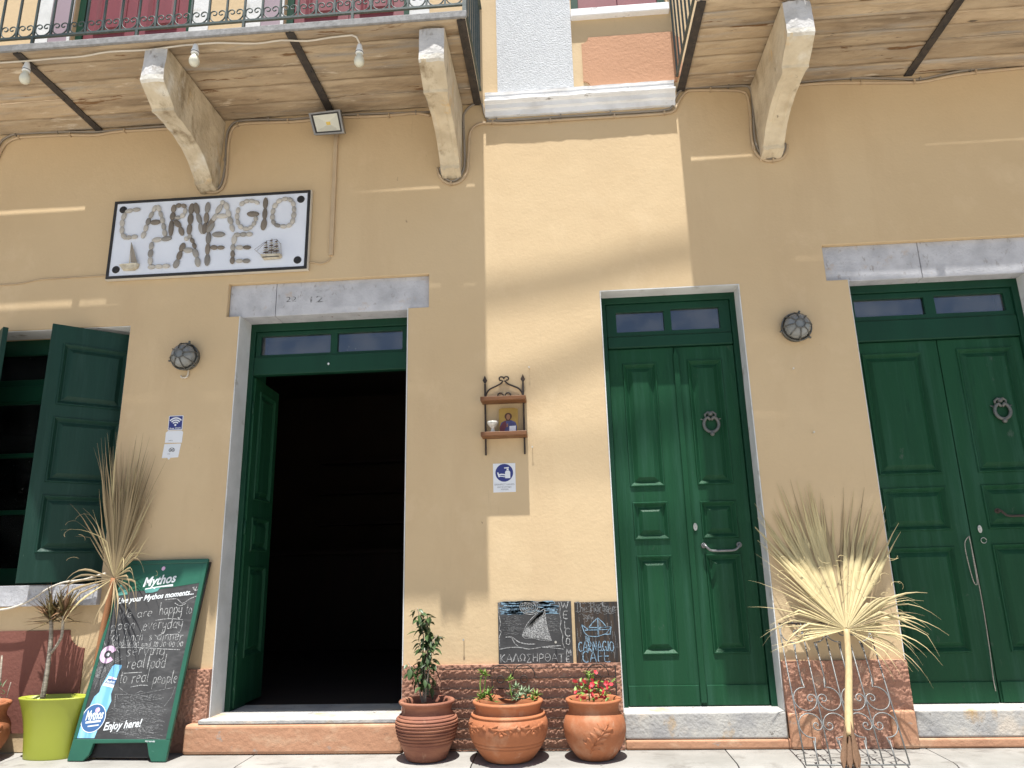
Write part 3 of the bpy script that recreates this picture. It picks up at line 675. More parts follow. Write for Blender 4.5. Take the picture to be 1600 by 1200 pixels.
balcony(1.0, 5.2, [-.815, -.655, -.52, -.37, -.158], [(1.03, 1.70), (1.70, 2.75), (2.75, 5.2)],
        {(0, 4): (.0135, .005), (0, 3): .005, (1, 3): GP, (2, 3): GP, (1, 4): .004},
        [1.028, 2.752], [(1.648, .178)], [1.008], 'stone plank balcony above the wide green door')
# ------------------------------------------------------------------ wall cables
def tubes_from_px(px, Y, k=4): return smooth([P(x, y, Y) for x, y in px], k)
def wall_cable(name, segs, r, m, label, clips, Y=-.012):
    e = empty(name, label, 'cable', P(segs[0][0][0], segs[0][0][1], 0), 'cables along the wall under the balconies')
    for s in segs: MB().tube(tubes_from_px(s, Y), r, 7).build('cable_run', m, e)
    for (x, y) in clips:
        c = P(x, y, Y); MB().box(c.x - .006, c.x + .006, -.028, 0, c.z - r - .004, c.z + r + .004).lathe([(0, -.005), (.005, 0), (0, .005)], 8, (c.x, -.016, c.z - r - .007)).build('clip', m, e)
    return e
wall_cable('wall_cable', [
    [(-30, 300), (-10, 262), (4, 232), (14, 221), (30, 215), (60, 213), (110, 211), (150, 211), (180, 206), (230, 203), (275, 200)],
    [(310, 284), (316, 296), (330, 301), (344, 297), (351, 285), (355, 262), (357, 225), (362, 204), (372, 195), (400, 192), (460, 190), (520, 184), (600, 181), (650, 177), (672, 181)],
    [(683, 262), (687, 275), (695, 284), (706, 287), (718, 284), (727, 274), (731, 258), (733, 215), (738, 201), (748, 194), (765, 192), (800, 192), (900, 186), (1000, 180), (1040, 177), (1054, 172), (1062, 156), (1072, 144), (1085, 141), (1140, 141), (1160, 143), (1168, 150), (1172, 175), (1175, 220), (1182, 240), (1195, 250), (1208, 251), (1222, 247), (1229, 236), (1230, 226)],
    [(1244, 134), (1290, 130), (1400, 129), (1440, 128), (1480, 120), (1520, 114), (1600, 106), (1700, 97)]],
    .0105, 'cable_beige', 'beige cable looping under the brackets, outermost of the pair', [(30, 215), (110, 211), (195, 205), (355, 262), (372, 195), (450, 190), (560, 182), (608, 181), (705, 287), (731, 252), (770, 192), (860, 189), (960, 182), (1038, 177), (1110, 141), (1172, 182), (1178, 232), (1208, 251), (1345, 129), (1428, 128), (1524, 113)])
wall_cable('wall_cable', [
    [(-30, 290), (-14, 255), (0, 224), (12, 214), (30, 209), (100, 206), (150, 206), (180, 203), (230, 199), (275, 196)],
    [(314, 284), (320, 294), (332, 297), (342, 293), (348, 280), (352, 255), (354, 215), (359, 199), (370, 190), (400, 187), (460, 186), (520, 180), (600, 177), (672, 175)],
    [(687, 262), (691, 273), (698, 280), (706, 283), (716, 279), (723, 268), (726, 250), (724, 190), (726, 176), (735, 166), (746, 161), (754, 165), (757, 178), (762, 187), (775, 189), (900, 181), (1000, 175), (1040, 172), (1050, 167), (1056, 152), (1064, 141), (1080, 137), (1140, 135), (1165, 134), (1173, 140), (1176, 160), (1179, 215), (1186, 236), (1196, 246), (1208, 247), (1220, 243), (1226, 234), (1227, 224)],
    [(1244, 129), (1330, 122), (1400, 123), (1436, 124), (1470, 117), (1516, 109), (1600, 101), (1700, 92)]],
    .0090, 'cable_grey', 'grey-brown cable looping under the brackets, innermost of the pair', [(25, 210), (90, 206), (352, 250), (420, 187), (650, 176), (724, 200), (776, 188), (876, 182), (954, 177), (1138, 135), (1176, 180), (1330, 122), (1437, 124), (1516, 109)])
t = MB(); x = -1.718
t.box(x - .016, x + .016, -.020, 0, 3.47, 4.60)
trunk = t.build('cable_trunking', 'cable_beige', bevel=.003); tag(trunk, 'beige vertical cable cover running down from the floodlight beside the sign', 'cable cover')
e = MB().tube(tubes_from_px([(517, 402), (512, 408), (505, 411), (500, 412), (492, 410), (483, 410)], -.008), .005, 6).build('sign_cable', 'cable_beige'); tag(e, 'short beige cable leading from the cable cover to the sign', 'cable')
e = MB().tube(tubes_from_px([(-40, 447), (0, 445), (30, 443), (60, 437), (85, 435), (120, 433), (168, 430)], -.007), .0055, 6).build('sign_cable', 'cable_beige'); tag(e, 'thin beige cable along the wall on the window side of the pebble sign', 'cable')
e = MB().tube(smooth([P(x, y, Y) for x, y, Y in ((-60, 956, -.06), (0, 953, -.07), (30, 946, -.075), (55, 933, -.08), (75, 920, -.085), (100, 910, -.085), (130, 906, -.085), (150, 900, -.085), (165, 896, -.08))], 4), .007, 7).build('loose_cable', 'cable_white'); tag(e, 'loose white cable sagging across the window sill to the dry palm', 'cable')
# ------------------------------------------------------------------ string of bulbs under the balcony
e = empty('string_light', 'white cable with three frosted bulbs clipped under the balcony planks', 'string light', G(300, 75, 4.70))
pts = [G(x, y, 4.700) for x, y in ((-60, 101), (0, 98), (45, 95), (90, 91), (130, 88), (170, 81), (230, 78), (285, 71), (300, 70), (340, 67), (400, 68), (440, 63), (480, 64), (520, 58), (550, 55))]
pts = smooth(pts, 3); last = G(557, 58, 4.68)
MB().tube(pts + [last, G(561, 66, 4.655), G(563, 72, 4.635)], .0065, 7).build('cable', 'cable_white', e)
for (x, y, ztop) in ((43, 98, 4.695), (306, 70, 4.695), (562, 70, 4.645)):
    p = G(x, y, ztop)
    s = MB().lathe([(0, .004), (.012, .003), (.018, -.012), (.020, -.03), (.026, -.05), (.0265, -.072), (.022, -.075), (0, -.076)], 20, p).build('bulb_socket', 'socket_white', e)
    MB().lathe([(.0245, -.0665), (.0275, -.0655), (.0275, -.061), (.0245, -.060)], 20, p).build('socket_ring', 'black_cable', s)
    MB().lathe([(.018, -.074), (.020, -.088), (.030, -.108), (.035, -.130), (.033, -.150), (.024, -.165), (.010, -.172), (0, -.173)], 24, p).build('bulb', 'bulb_white', s)
# ------------------------------------------------------------------ floodlight
FL = empty('floodlight', 'grey square floodlight with yellow chip under the balcony beam', 'floodlight', (-1.78, 0, 4.62))
c4 = [Vector((-1.905, -.185, 4.610)), Vector((-1.655, -.185, 4.625))]
Yf0, Yf1 = -.20, -.115   # tilted: top edge further out from the wall
tl, tr, br, bl = P(482, 177, -.215), P(531, 171, -.215), P(538, 208, -.135), P(491, 211, -.135)
nrm = (tr - tl).cross(bl - tl).normalized()
if nrm.y > 0: nrm = -nrm
def quadfr(u, v, d):   # u,v in 0..1 on the lamp face
    return (tl * (1 - u) + tr * u) * (1 - v) + (bl * (1 - u) + br * u) * v + nrm * d
rect = lambda a: [(a, a * 1.15), (1 - a, a * 1.15), (1 - a, 1 - a * 1.15), (a, 1 - a * 1.15)]
def ring(mb, r0, r1, fn, d0, d1):
    vs = [fn(*p, d0) for p in r0] + [fn(*p, d1) for p in r1]; mb.add(vs, [(k, (k + 1) % 4, 4 + (k + 1) % 4, 4 + k) for k in range(4)])
mb = MB(); mb.flat(rect(0), quadfr, -.055); ring(mb, rect(0), rect(0), quadfr, -.055, -.004); ring(mb, rect(0), rect(.06), quadfr, .002, .002); ring(mb, rect(0), rect(0), quadfr, -.004, .002); ring(mb, rect(.06), rect(.06), quadfr, .002, -.003)
mb.build('housing', 'grey_metal', FL)
mb = MB(); ring(mb, rect(.062), rect(.115), quadfr, -.001, -.001); ring(mb, rect(.115), rect(.115), quadfr, -.001, -.003); mb.build('gasket', 'black_paint', FL)
mb = MB(); ring(mb, rect(.117), [(.44, .44), (.56, .44), (.56, .56), (.44, .56)], quadfr, -.0025, -.048)
rf = mb.build('reflector', 'reflector', FL, recalc=False)
MB().flat([(.43, .43), (.57, .43), (.57, .57), (.43, .57)], quadfr, -.046).build('led_chip', 'led_yellow', FL, recalc=False)
MB().flat(rect(.11), quadfr, -.0018).build('front_glass', 'clear_glass', FL, recalc=False)
mid = quadfr(.5, .0, -.05)
MB().obox(quadfr(.25, .05, -.056), quadfr(.75, .05, -.056) - quadfr(.25, .05, -.056), Vector((0, .10, .03)), Vector((0, .0, .012))).box(-1.86, -1.68, -.03, -.001, 4.60, 4.70).build('mounting_bracket', 'rust', FL)
# ------------------------------------------------------------------ bulkhead lamps
def bulkhead(x, z, label, hook, turn):
    e = empty('bulkhead_lamp', label, 'wall lamp', (x, 0, z), 'round caged lamps on the wall')
    def L(r, y): return [(r * math.cos(a), y, r * math.sin(a)) for a in [2 * math.pi * k / 40 for k in range(40)]]
    def rev(prof, name, m, smooth=True):
        mb = MB(); vs = []
        for (r, y) in prof: vs += [(x + p[0], p[1], z + p[2]) for p in L(max(r, .0005), y)]
        mb.add(vs, [(i * 40 + k, i * 40 + (k + 1) % 40, (i + 1) * 40 + (k + 1) % 40, (i + 1) * 40 + k) for i in range(len(prof) - 1) for k in range(40)], smooth)
        return mb.build(name, m, e)
    rev([(.098, 0), (.100, -.01), (.098, -.035), (.092, -.05)], 'lamp_base', 'lamp_metal')
    rev([(.088, -.048), (.090, -.062), (.085, -.085), (.066, -.108), (.040, -.120), (.012, -.124), (.0, -.124)], 'glass_dome', 'ceramic_glass')
    mb = MB()
    for k in range(8):
        a = turn + 2 * math.pi * k / 8; ca, sa = math.cos(a), math.sin(a)
        mb.tube(smooth([(x + ca * .104, -.035, z + sa * .104), (x + ca * .098, -.065, z + sa * .098), (x + ca * .080, -.100, z + sa * .080), (x + ca * .034, -.132, z + sa * .034)], 3), .0042, 6)
    mb.tube([(x + .034 * math.cos(2 * math.pi * k / 20), -.132, z + .034 * math.sin(2 * math.pi * k / 20)) for k in range(21)], .0045, 6)
    mb.tube([(x + .101 * math.cos(2 * math.pi * k / 32), -.045, z + .101 * math.sin(2 * math.pi * k / 32)) for k in range(33)], .006, 6)
    mb.build('cage', 'lamp_metal', e)
    for a in (75, 195, 315): 
        ca, sa = math.cos(R_(a)), math.sin(R_(a)); MB().tube([(x + ca * .100, -.04, z + sa * .100), (x + ca * .122, -.05, z + sa * .122)], [.010, .007], 8).build('lug', 'lamp_metal', e)
    if hook:
        MB().tube(smooth([(x + .02, -.006, z - .09), (x + .022, -.012, z - .135), (x + .01, -.014, z - .155), (x - .018, -.014, z - .155), (x - .032, -.012, z - .140)], 4), .006, 6).build('cable_end', 'cable_white', e)
mat('ceramic_glass', (.24, .25, .245), (.17, .175, .17), 14, .35, .65, .18, spec=.6)
bulkhead(-2.79, 2.70, 'round caged bulkhead lamp with a cable hook hanging below, between window and doorway', True, .2)
bulkhead(1.668, 2.715, 'round caged bulkhead lamp between the two closed green doors', False, .05)
# ------------------------------------------------------------------ pebble sign
SG = empty('cafe_sign', 'white board with letters of pebbles, black edge and ship ornaments', 'sign', (-2.72, 0, 3.37))
YS = -.040
sc = [P(179, 317, YS), P(483, 296, YS), P(482, 418, YS), P(166, 438, YS)]   # tl tr br bl
sx0, sx1 = (sc[0].x + sc[3].x) / 2, (sc[1].x + sc[2].x) / 2; sz1, sz0 = (sc[0].z + sc[1].z) / 2, (sc[2].z + sc[3].z) / 2
MB().box(sx0 - .006, sx1 + .006, YS + .004, -.004, sz0 - .006, sz1 + .006).build('sign_backing', 'cable_white', SG, bevel=.003)
MB().box(sx0 + .012, sx1 - .012, YS, YS + .004, sz0 + .012, sz1 - .012).build('sign_board', 'sign_white', SG)
mb = MB(); holes_solid(mb, sx0, sx1, sz0, sz1, [(sx0 + .022, sx1 - .022, sz0 + .022, sz1 - .022)], YS - .008, YS + .0035)
mb.build('sign_edge', 'black_paint', SG, merge=True, bevel=.004)
for (x, z) in ((sx0 + .075, sz1 - .075), (sx1 - .075, sz1 - .075), (sx0 + .075, sz0 + .075), (sx1 - .075, sz0 + .075)):
    mb = MB(); vs = []
    pr = [(.0, -.010), (.014, -.010), (.016, -.007), (.024, -.007), (.030, -.004), (.030, .0)]
    for (r, y) in pr: vs += [(x + max(r, .0004) * math.cos(2 * math.pi * k / 24), YS + y, z + max(r, .0004) * math.sin(2 * math.pi * k / 24)) for k in range(24)]
    mb.add(vs, [(i * 24 + k, i * 24 + (k + 1) % 24, (i + 1) * 24 + (k + 1) % 24, (i + 1) * 24 + k) for i in range(len(pr) - 1) for k in range(24)]); mb.build('rubber_washer', 'black_paint', SG)
# pebbles: strokes in photo pixels (two close-ups of the sign), each with a count and a tone
A3 = lambda x, y: P(160 + x / 7.74, 290 + y / 7.74, YS)
A4 = lambda x, y: P(320 + x / 7.74, 290 + y / 7.74, YS)
peb = []
def stroke(fn, pts, n, tone, wd=None):
    q = [fn(*p) for p in pts]; L = [0]
    for a, b in zip(q, q[1:]): L.append(L[-1] + (b - a).length)
    T = L[-1]
    def at(s):
        for i in range(len(q) - 1):
            if s <= L[i + 1] + 1e-9: return q[i].lerp(q[i + 1], (s - L[i]) / max(1e-9, L[i + 1] - L[i]))
        return q[-1]
    for k in range(n):
        a, b = at(T * k / n), at(T * (k + 1) / n); tn = tone[k % len(tone)]
        peb.append(((a + b) / 2, (b - a).length * 1.05, math.atan2(b.z - a.z, b.x - a.x), tn))
stroke(A3, [(462, 295), (370, 298), (285, 325)], 2, 'l'); stroke(A3, [(285, 335), (250, 410), (245, 480), (240, 560), (245, 600), (290, 650)], 4, 'l'); stroke(A3, [(290, 636), (430, 620)], 2, 'l')
stroke(A3, [(655, 245), (610, 340), (565, 420), (535, 510), (490, 640)], 5, 'llgll'); stroke(A3, [(675, 245), (720, 370), (745, 480), (765, 615)], 5, 'l'); stroke(A3, [(590, 448), (705, 448)], 1, 'd')
stroke(A3, [(875, 240), (850, 420)], 2, 'd'); stroke(A3, [(845, 430), (830, 610)], 1, 'd'); stroke(A3, [(895, 250), (970, 240), (1020, 260)], 2, 'd'); stroke(A3, [(1015, 280), (1000, 345), (960, 390), (885, 395)], 3, 'l'); stroke(A3, [(880, 425), (950, 510), (975, 605)], 2, 'd')
stroke(A3, [(1090, 225), (1065, 470), (1050, 595)], 3, 'd'); stroke(A3, [(1125, 220), (1165, 345)], 1, 'd'); stroke(A3, [(1160, 345), (1185, 440), (1210, 585)], 2, 'g'); stroke(A3, [(1285, 210), (1260, 430), (1230, 585)], 3, 'gdd')
stroke(A3, [(1345, 385), (1280, 570)], 1, 'd')
stroke(A4, [(225, 185), (215, 235)], 1, 'l'); stroke(A4, [(205, 235), (145, 350), (90, 450)], 2, 'l'); stroke(A4, [(110, 455), (40, 570)], 1, 'g'); stroke(A4, [(255, 210), (300, 370), (345, 560)], 4, 'l'); stroke(A4, [(145, 375), (290, 370)], 1, 'l')
stroke(A4, [(660, 225), (600, 190), (500, 185), (430, 245)], 4, 'l'); stroke(A4, [(415, 270), (390, 370), (395, 450), (440, 520), (540, 530)], 5, 'l'); stroke(A4, [(530, 530), (610, 470), (625, 375)], 3, 'l'); stroke(A4, [(520, 348), (655, 350)], 1, 'd')
stroke(A4, [(742, 155), (728, 400), (710, 540)], 3, 'd')
stroke(A4, [(870, 210), (950, 165), (1040, 160), (1080, 210), (1085, 340), (1060, 470), (1010, 500), (900, 495), (830, 470), (820, 390), (825, 300), (870, 215)], 14, 'lllllllllggl')
stroke(A3, [(840, 640), (610, 665)], 2, 'gl'); stroke(A3, [(605, 690), (585, 830), (585, 960)], 3, 'lgl'); stroke(A3, [(560, 990), (820, 975)], 3, 'l')
stroke(A3, [(1085, 605), (1000, 660)], 2, 'l'); stroke(A3, [(990, 700), (930, 870), (880, 1000)], 3, 'ddg'); stroke(A3, [(1080, 640), (1130, 760)], 2, 'd'); stroke(A3, [(1120, 770), (1170, 980)], 2, 'gl'); stroke(A3, [(990, 785), (1095, 785)], 1, 'l')
stroke(A4, [(60, 575), (40, 700), (40, 850), (30, 970)], 3, 'gdg'); stroke(A4, [(100, 595), (245, 595)], 1, 'g'); stroke(A4, [(75, 752), (240, 755)], 2, 'd')
stroke(A4, [(370, 600), (350, 710)], 1, 'l'); stroke(A4, [(345, 715), (340, 880), (335, 950)], 3, 'ldd'); stroke(A4, [(360, 600), (580, 590)], 3, 'lgl'); stroke(A4, [(380, 752), (560, 752)], 2, 'ld'); stroke(A4, [(380, 915), (550, 915)], 2, 'lg')
b = bmesh.new(); bmesh.ops.create_icosphere(b, subdivisions=2, radius=.5); pm = bpy.data.meshes.new('pebble'); b.to_mesh(pm); b.free()
for p in pm.polygons: p.use_smooth = True
pmesh = {}
for tn, mm in (('l', 'pebble_light'), ('d', 'pebble_dark'), ('g', 'pebble_grey')):
    m2 = pm.copy(); m2.materials.append(MATS[mm]); pmesh[tn] = m2
for (c, ln, an, tn) in peb:
    o = bpy.data.objects.new('pebble', pmesh[tn]); COL.objects.link(o); o.parent = SG
    wdt = min(max(.037, ln * .62), .045) * random.uniform(.9, 1.1)
    o.location = Vector((c.x, YS - .008, c.z)) - wl(SG); o.rotation_euler = (0, -an + random.uniform(-.08, .08), 0); o.scale = (ln * 1.08, .026, wdt)
# sailing boat ornament and three-master
def boat1():
    mb = MB(); f = lambda x, y, d=0: A3(x, y) + Vector((0, -.004 - d, 0))
    hull = [(215, 975), (250, 960), (330, 955), (420, 945), (455, 950), (440, 1000), (400, 1030), (260, 1035), (235, 1000)]
    n = len(hull); vs = [f(x, y) for x, y in hull] + [f(335 + (x - 335) * .9, 990 + (y - 990) * .8, .028) for x, y in hull]
    mb.add(vs, [tuple(range(2 * n - 1, n - 1, -1))] + [(i, i + n, (i + 1) % n + n, (i + 1) % n) for i in range(n)])
    o = mb.build('ship_hull', 'ivory', SG)
    mb = MB().add([f(372, 710, .02), f(440, 945, .024), f(360, 940, .018), f(372, 710, .014), f(440, 945, .018), f(360, 940, .012)], [(0, 1, 2), (5, 4, 3), (0, 3, 4, 1), (1, 4, 5, 2), (2, 5, 3, 0)])
    mb.build('sail', 'cable_grey', o); 
    MB().tube([f(368, 700, .016), f(345, 955, .016)], .0028, 6).tube([f(375, 720, .016), f(440, 950, .02)], .002, 5).build('mast', 'ivory', o)
boat1()
def boat2():
    f = lambda x, y, d=0: A4(x, y) + Vector((0, -.004 - d, 0))
    hull = [(680, 845), (935, 835), (940, 865), (915, 890), (720, 905), (690, 870)]; n = len(hull)
    vs = [f(x, y) for x, y in hull] + [f(815 + (x - 815) * .92, 865 + (y - 865) * .75, .030) for x, y in hull]
    o = MB().add(vs, [tuple(range(2 * n - 1, n - 1, -1))] + [(i, i + n, (i + 1) % n + n, (i + 1) % n) for i in range(n)]).build('ship_hull', 'ivory', SG)
    MB().obox(f(720, 893, .024), f(915, 880, .024) - f(720, 893, .024), Vector((0, 0, .006)), Vector((0, -.008, 0))).build('hull_band', 'print_black', o)
    for mx, top in ((760, 680), (825, 655), (885, 665)):
        MB().tube([f(mx, top, .016), f(mx - 10, 840, .016)], .0022, 6).build('mast', 'model_brown', o)
        for k in range(5):
            y0 = top + 20 + k * 29; w_ = 18 + k * 5
            q = [f(mx - w_ * .75, y0, .02), f(mx + w_ * .6, y0 - 5, .02), f(mx + w_ * .8, y0 + 22, .034), f(mx - w_, y0 + 25, .034)]
            q2 = [p + Vector((0, .002, 0)) for p in q]
            MB().add(q + q2, [(0, 1, 2, 3), (7, 6, 5, 4), (0, 4, 5, 1), (1, 5, 6, 2), (2, 6, 7, 3), (3, 7, 4, 0)]).build('sail', 'ivory' if k % 2 else 'model_brown', o)
    mb = MB()
    for (a, b_) in (((612, 785), (690, 850)), ((612, 785), (745, 690)), ((640, 800), (745, 700)), ((885, 665), (930, 720)), ((930, 710), (935, 838)), ((760, 680), (885, 660))): mb.tube([f(*a, .014), f(*b_, .014)], .0012, 5)
    mb.build('rigging', 'model_brown', o)
boat2()
# ------------------------------------------------------------------ flat printed text
def text_mesh(txt, size, shear=0.0, bold=0.0, align='LEFT'):
    cu = bpy.data.curves.new('t', 'FONT'); cu.body = txt; cu.size = size; cu.shear = shear; cu.offset = bold; cu.align_x = align; cu.resolution_u = 3; cu.fill_mode = 'FRONT'
    o = bpy.data.objects.new('t', cu); COL.objects.link(o)
    dg = bpy.context.evaluated_depsgraph_get(); me = bpy.data.meshes.new_from_object(o.evaluated_get(dg))
    v = [(p.co.x, p.co.y) for p in me.vertices]; f = [tuple(p.vertices) for p in me.polygons]
    bpy.data.objects.remove(o); bpy.data.curves.remove(cu); bpy.data.meshes.remove(me); return v, f
def put_text(mb, txt, o, ux, uy, width, height, fn, d, shear=0.0, bold=0.0):
    """Fit text into a box: o is its lower-left corner in plane coordinates, ux/uy the unit directions."""
    v, f = text_mesh(txt, 1.0, shear, bold)
    xs = [p[0] for p in v]; a, b = min(xs), max(xs); k = width / (b - a); kh = height / .70
    mb.add([fn(o[0] + ux[0] * (p[0] - a) * k + uy[0] * p[1] * kh, o[1] + ux[1] * (p[0] - a) * k + uy[1] * p[1] * kh, d) for p in v], f)
WALLF = lambda u, v, d: (u, -d, v)
def rrect(x0, x1, z0, z1, r=.006): return arc(x1 - r, z1 - r, r, 0, 90, 3) + arc(x0 + r, z1 - r, r, 90, 180, 3) + arc(x0 + r, z0 + r, r, 180, 270, 3) + arc(x1 - r, z0 + r, r, 270, 360, 3)
# wifi sticker
s = MB().prism(rrect(-2.888, -2.778, 2.150, 2.260), WALLF, .0, .002).build('wifi_sticker', 'paper_white'); tag(s, 'small blue and white free wifi sticker on the wall', 'sticker')
MB().prism(rrect(-2.883, -2.783, 2.156, 2.255, .004), WALLF, .002, .0026).build('blue_field', 'print_blue', s)
mb = MB(); cx, cz = -2.833, 2.186
for r in (.024, .040, .056): mb.ribbon(arc(cx, cz, r, 40, 140, 12), .010, WALLF, .0032)
mb.flat(arc(cx, cz + .003, .008, 0, 340, 12), WALLF, .0032); put_text(mb, 'free WiFi', (-2.875, 2.160), (1, 0), (0, 1), .085, .011, WALLF, .0032, bold=.02)
mb.build('lettering', 'paper_white', s, recalc=False)
s = MB().prism([(-2.900, 2.060), (-2.772, 2.056), (-2.770, 2.135), (-2.780, 2.146), (-2.885, 2.146), (-2.900, 2.135)], WALLF, .0, .002).build('white_sticker', 'paper_white'); tag(s, 'blank white speech-bubble sticker directly below the wifi sticker', 'sticker')
mb = MB(); put_text(mb, 'follow', (-2.872, 2.072), (1, 0), (0, 1), .03, .007, WALLF, .0028); mb.build('lettering', 'print_black', s, recalc=False)
s = MB().prism([(-2.912, 1.948), (-2.872, 1.948), (-2.860, 1.934), (-2.846, 1.948), (-2.790, 1.950), (-2.777, 2.050), (-2.902, 2.050)], WALLF, .0, .002).build('white_sticker', 'paper_white'); tag(s, 'white sticker with a small two-eyed emblem and pointed lower edge', 'sticker')
mb = MB()
for dx in (-.011, .011): mb.ribbon(arc(-2.842 + dx, 2.003, .010, 0, 360, 16), .0035, WALLF, .0028); mb.flat(arc(-2.842 + dx, 2.003, .004, 0, 330, 10), WALLF, .0028)
mb.ribbon(arc(-2.842, 1.990, .03, 55, 125, 8), .003, WALLF, .0028); put_text(mb, 'trip', (-2.872, 1.974), (1, 0), (0, 1), .018, .007, WALLF, .0028); mb.build('lettering', 'print_black', s, recalc=False)
# disinfect hands notice
s = MB().prism([(-.498, 1.626), (-.342, 1.626), (-.342, 1.826), (-.498, 1.826)], WALLF, .0, .003).build('hand_notice', 'paper_white'); tag(s, 'white notice with blue disc showing hand washing below the iron shelf', 'notice')
MB().flat(arc(-.420, 1.760, .062, 0, 351, 40), WALLF, .0036).build('blue_disc', 'print_blue', s, recalc=False)
mb = MB()
mb.flat([(-.414, 1.722), (-.378, 1.722), (-.378, 1.765), (-.386, 1.775), (-.406, 1.775), (-.414, 1.765)], WALLF, .0042)
mb.flat([(-.403, 1.777), (-.389, 1.777), (-.389, 1.788), (-.403, 1.788)], WALLF, .0042); mb.flat([(-.420, 1.790), (-.388, 1.790), (-.388, 1.799), (-.420, 1.797)], WALLF, .0042)
mb.ribbon([(-.462, 1.746), (-.440, 1.750), (-.424, 1.748), (-.404, 1.741)], .009, WALLF, .0046); mb.ribbon([(-.456, 1.738), (-.436, 1.736), (-.418, 1.732), (-.400, 1.738)], .006, WALLF, .0050)
mb.flat([(-.470, 1.762), (-.462, 1.765), (-.450, 1.732), (-.460, 1.730)], WALLF, .0042)
mb.build('pictogram', 'paper_white', s, recalc=False)
mb = MB(); put_text(mb, 'DISINFECT HANDS', (-.489, 1.674), (1, 0), (0, 1), .138, .011, WALLF, .0038); put_text(mb, 'ΑΝΤΙΣΗΠΤΙΚΟ', (-.470, 1.656), (1, 0), (0, 1), .098, .010, WALLF, .0038); put_text(mb, 'ΧΕΡΙΩΝ', (-.446, 1.640), (1, 0), (0, 1), .052, .010, WALLF, .0038)
mb.build('lettering', 'print_grey', s, recalc=False)
# ------------------------------------------------------------------ iron wall shelf with icon and cup
SH = empty('wall_shelf', 'small wrought iron wall shelf with two wooden boards', 'shelf', (-.41, 0, 1.88))
yA, yB = -.125, -.012
XL, XR = -.545, -.272
for x in (XL, XR):
    mb = MB().box(x - .006, x + .006, -.022, -.008, 1.885, 2.40)
    mb.prism([(x - .002, 2.40), (x - .016, 2.425), (x, 2.462), (x + .016, 2.425), (x + .002, 2.40)], lambda u, v, d: (u, d, v), -.020, -.011)
    mb.build('post', 'dark_iron', SH)
for z in (2.250, 2.000):
    MB().box(XL - .022, XR + .022, -.135, -.004, z, z + .030).build('board', 'shelf_wood', SH, bevel=.004)
mb = MB(); xc = (XL + XR) / 2
f2 = lambda p: (p[0], -.015, p[1])
for s_ in (-1, 1):
    curve = [(xc + s_ * .132, 2.285), (xc + s_ * .128, 2.325), (xc + s_ * .105, 2.358), (xc + s_ * .06, 2.380), (xc + s_ * .025, 2.398), (xc + s_ * .006, 2.420)]
    mb.tube([f2(p) for p in [tuple(q) for q in smooth(curve, 4)]] , .0062, 6)
    mb.tube([f2(p) for p in spiral(xc + s_ * .020, 2.432, .021, .008, 180 if s_ > 0 else 0, (180 - 300) if s_ > 0 else 300, 16)], .0052, 6)
    mb.tube([f2(p) for p in spiral(xc + s_ * .030, 2.310, .026, .012, 230 if s_ > 0 else -50, (230 - 300) if s_ > 0 else 250, 16)], .0052, 6)
mb.build('scrollwork', 'dark_iron', SH)
ic = empty('icon_panel', 'small painted icon of a robed haloed figure standing on the shelf', 'icon', (-.375, -.06, 2.03))
tilt = lambda u, v, d: (-.380 + u, -.050 - d + (.14 - v) * -.12 - .0, 2.031 + v)
MB().prism([(-.066, 0), (.068, 0), (.068, .172), (.040, .180), (-.044, .180), (-.066, .172)], tilt, -.012, 0).build('panel', 'gold', ic)
MB().flat([(-.058, .004), (-.062, .040), (-.048, .074), (-.018, .090), (.020, .090), (.050, .074), (.062, .042), (.058, .004)], tilt, .0010).build('robe', 'icon_blue', ic, recalc=False)
MB().flat([(-.058, .005), (-.061, .038), (-.040, .072), (-.018, .088), (-.012, .050), (-.03, .006)], tilt, .0018).build('tunic', 'icon_red', ic, recalc=False)
MB().flat(arc(0, .118, .036, 0, 345, 24), tilt, .0010).build('halo', 'gold', ic, recalc=False)
MB().flat([(a * 1.0, b) for a, b in arc(0, .118, .026, 0, 345, 20)], tilt, .0022).flat([(-.014, .088), (.014, .088), (.020, .118), (-.020, .118)], tilt, .0024).build('hair', 'icon_brown', ic, recalc=False)
MB().flat([(.0135 * math.cos(R_(a)), .113 + .021 * math.sin(R_(a))) for a in range(0, 360, 20)], tilt, .0032).flat([(-.012, .040), (-.002, .042), (-.002, .066), (-.010, .062)], tilt, .0032).build('face', 'icon_skin', ic, recalc=False)
MB().flat([(.006, .006), (.052, .010), (.054, .048), (.008, .046)], tilt, .0036).build('book', 'paper_white', ic, recalc=False)
cup = MB().lathe([(.0, 0), (.020, 0), (.021, .008), (.012, .022), (.012, .034), (.026, .050), (.038, .068), (.040, .080), (.034, .078), (.022, .060), (0, .052)], 20, (-.488, -.075, 2.0305)).build('ceramic_cup', 'ceramic'); tag(cup, 'small white footed cup standing on the iron shelf', 'cup')
mb = MB(); LF = lambda u, v, d: (u, .0375 - d, v)
p0, p1 = P(485, 473, .038), P(505, 472, .038); put_text(mb, '12', (p0.x, p0.z), (1, 0), (0, 1), p1.x - p0.x, .052, LF, .0008, 0, .0)
p0, p1 = P(447, 472, .038), P(463, 471, .038); put_text(mb, '22', (p0.x, p0.z), (1, 0), (0, 1), p1.x - p0.x, .042, LF, .0008, 0, -.01)
mb.build('painted_number', 'faded_paint', B, recalc=False)
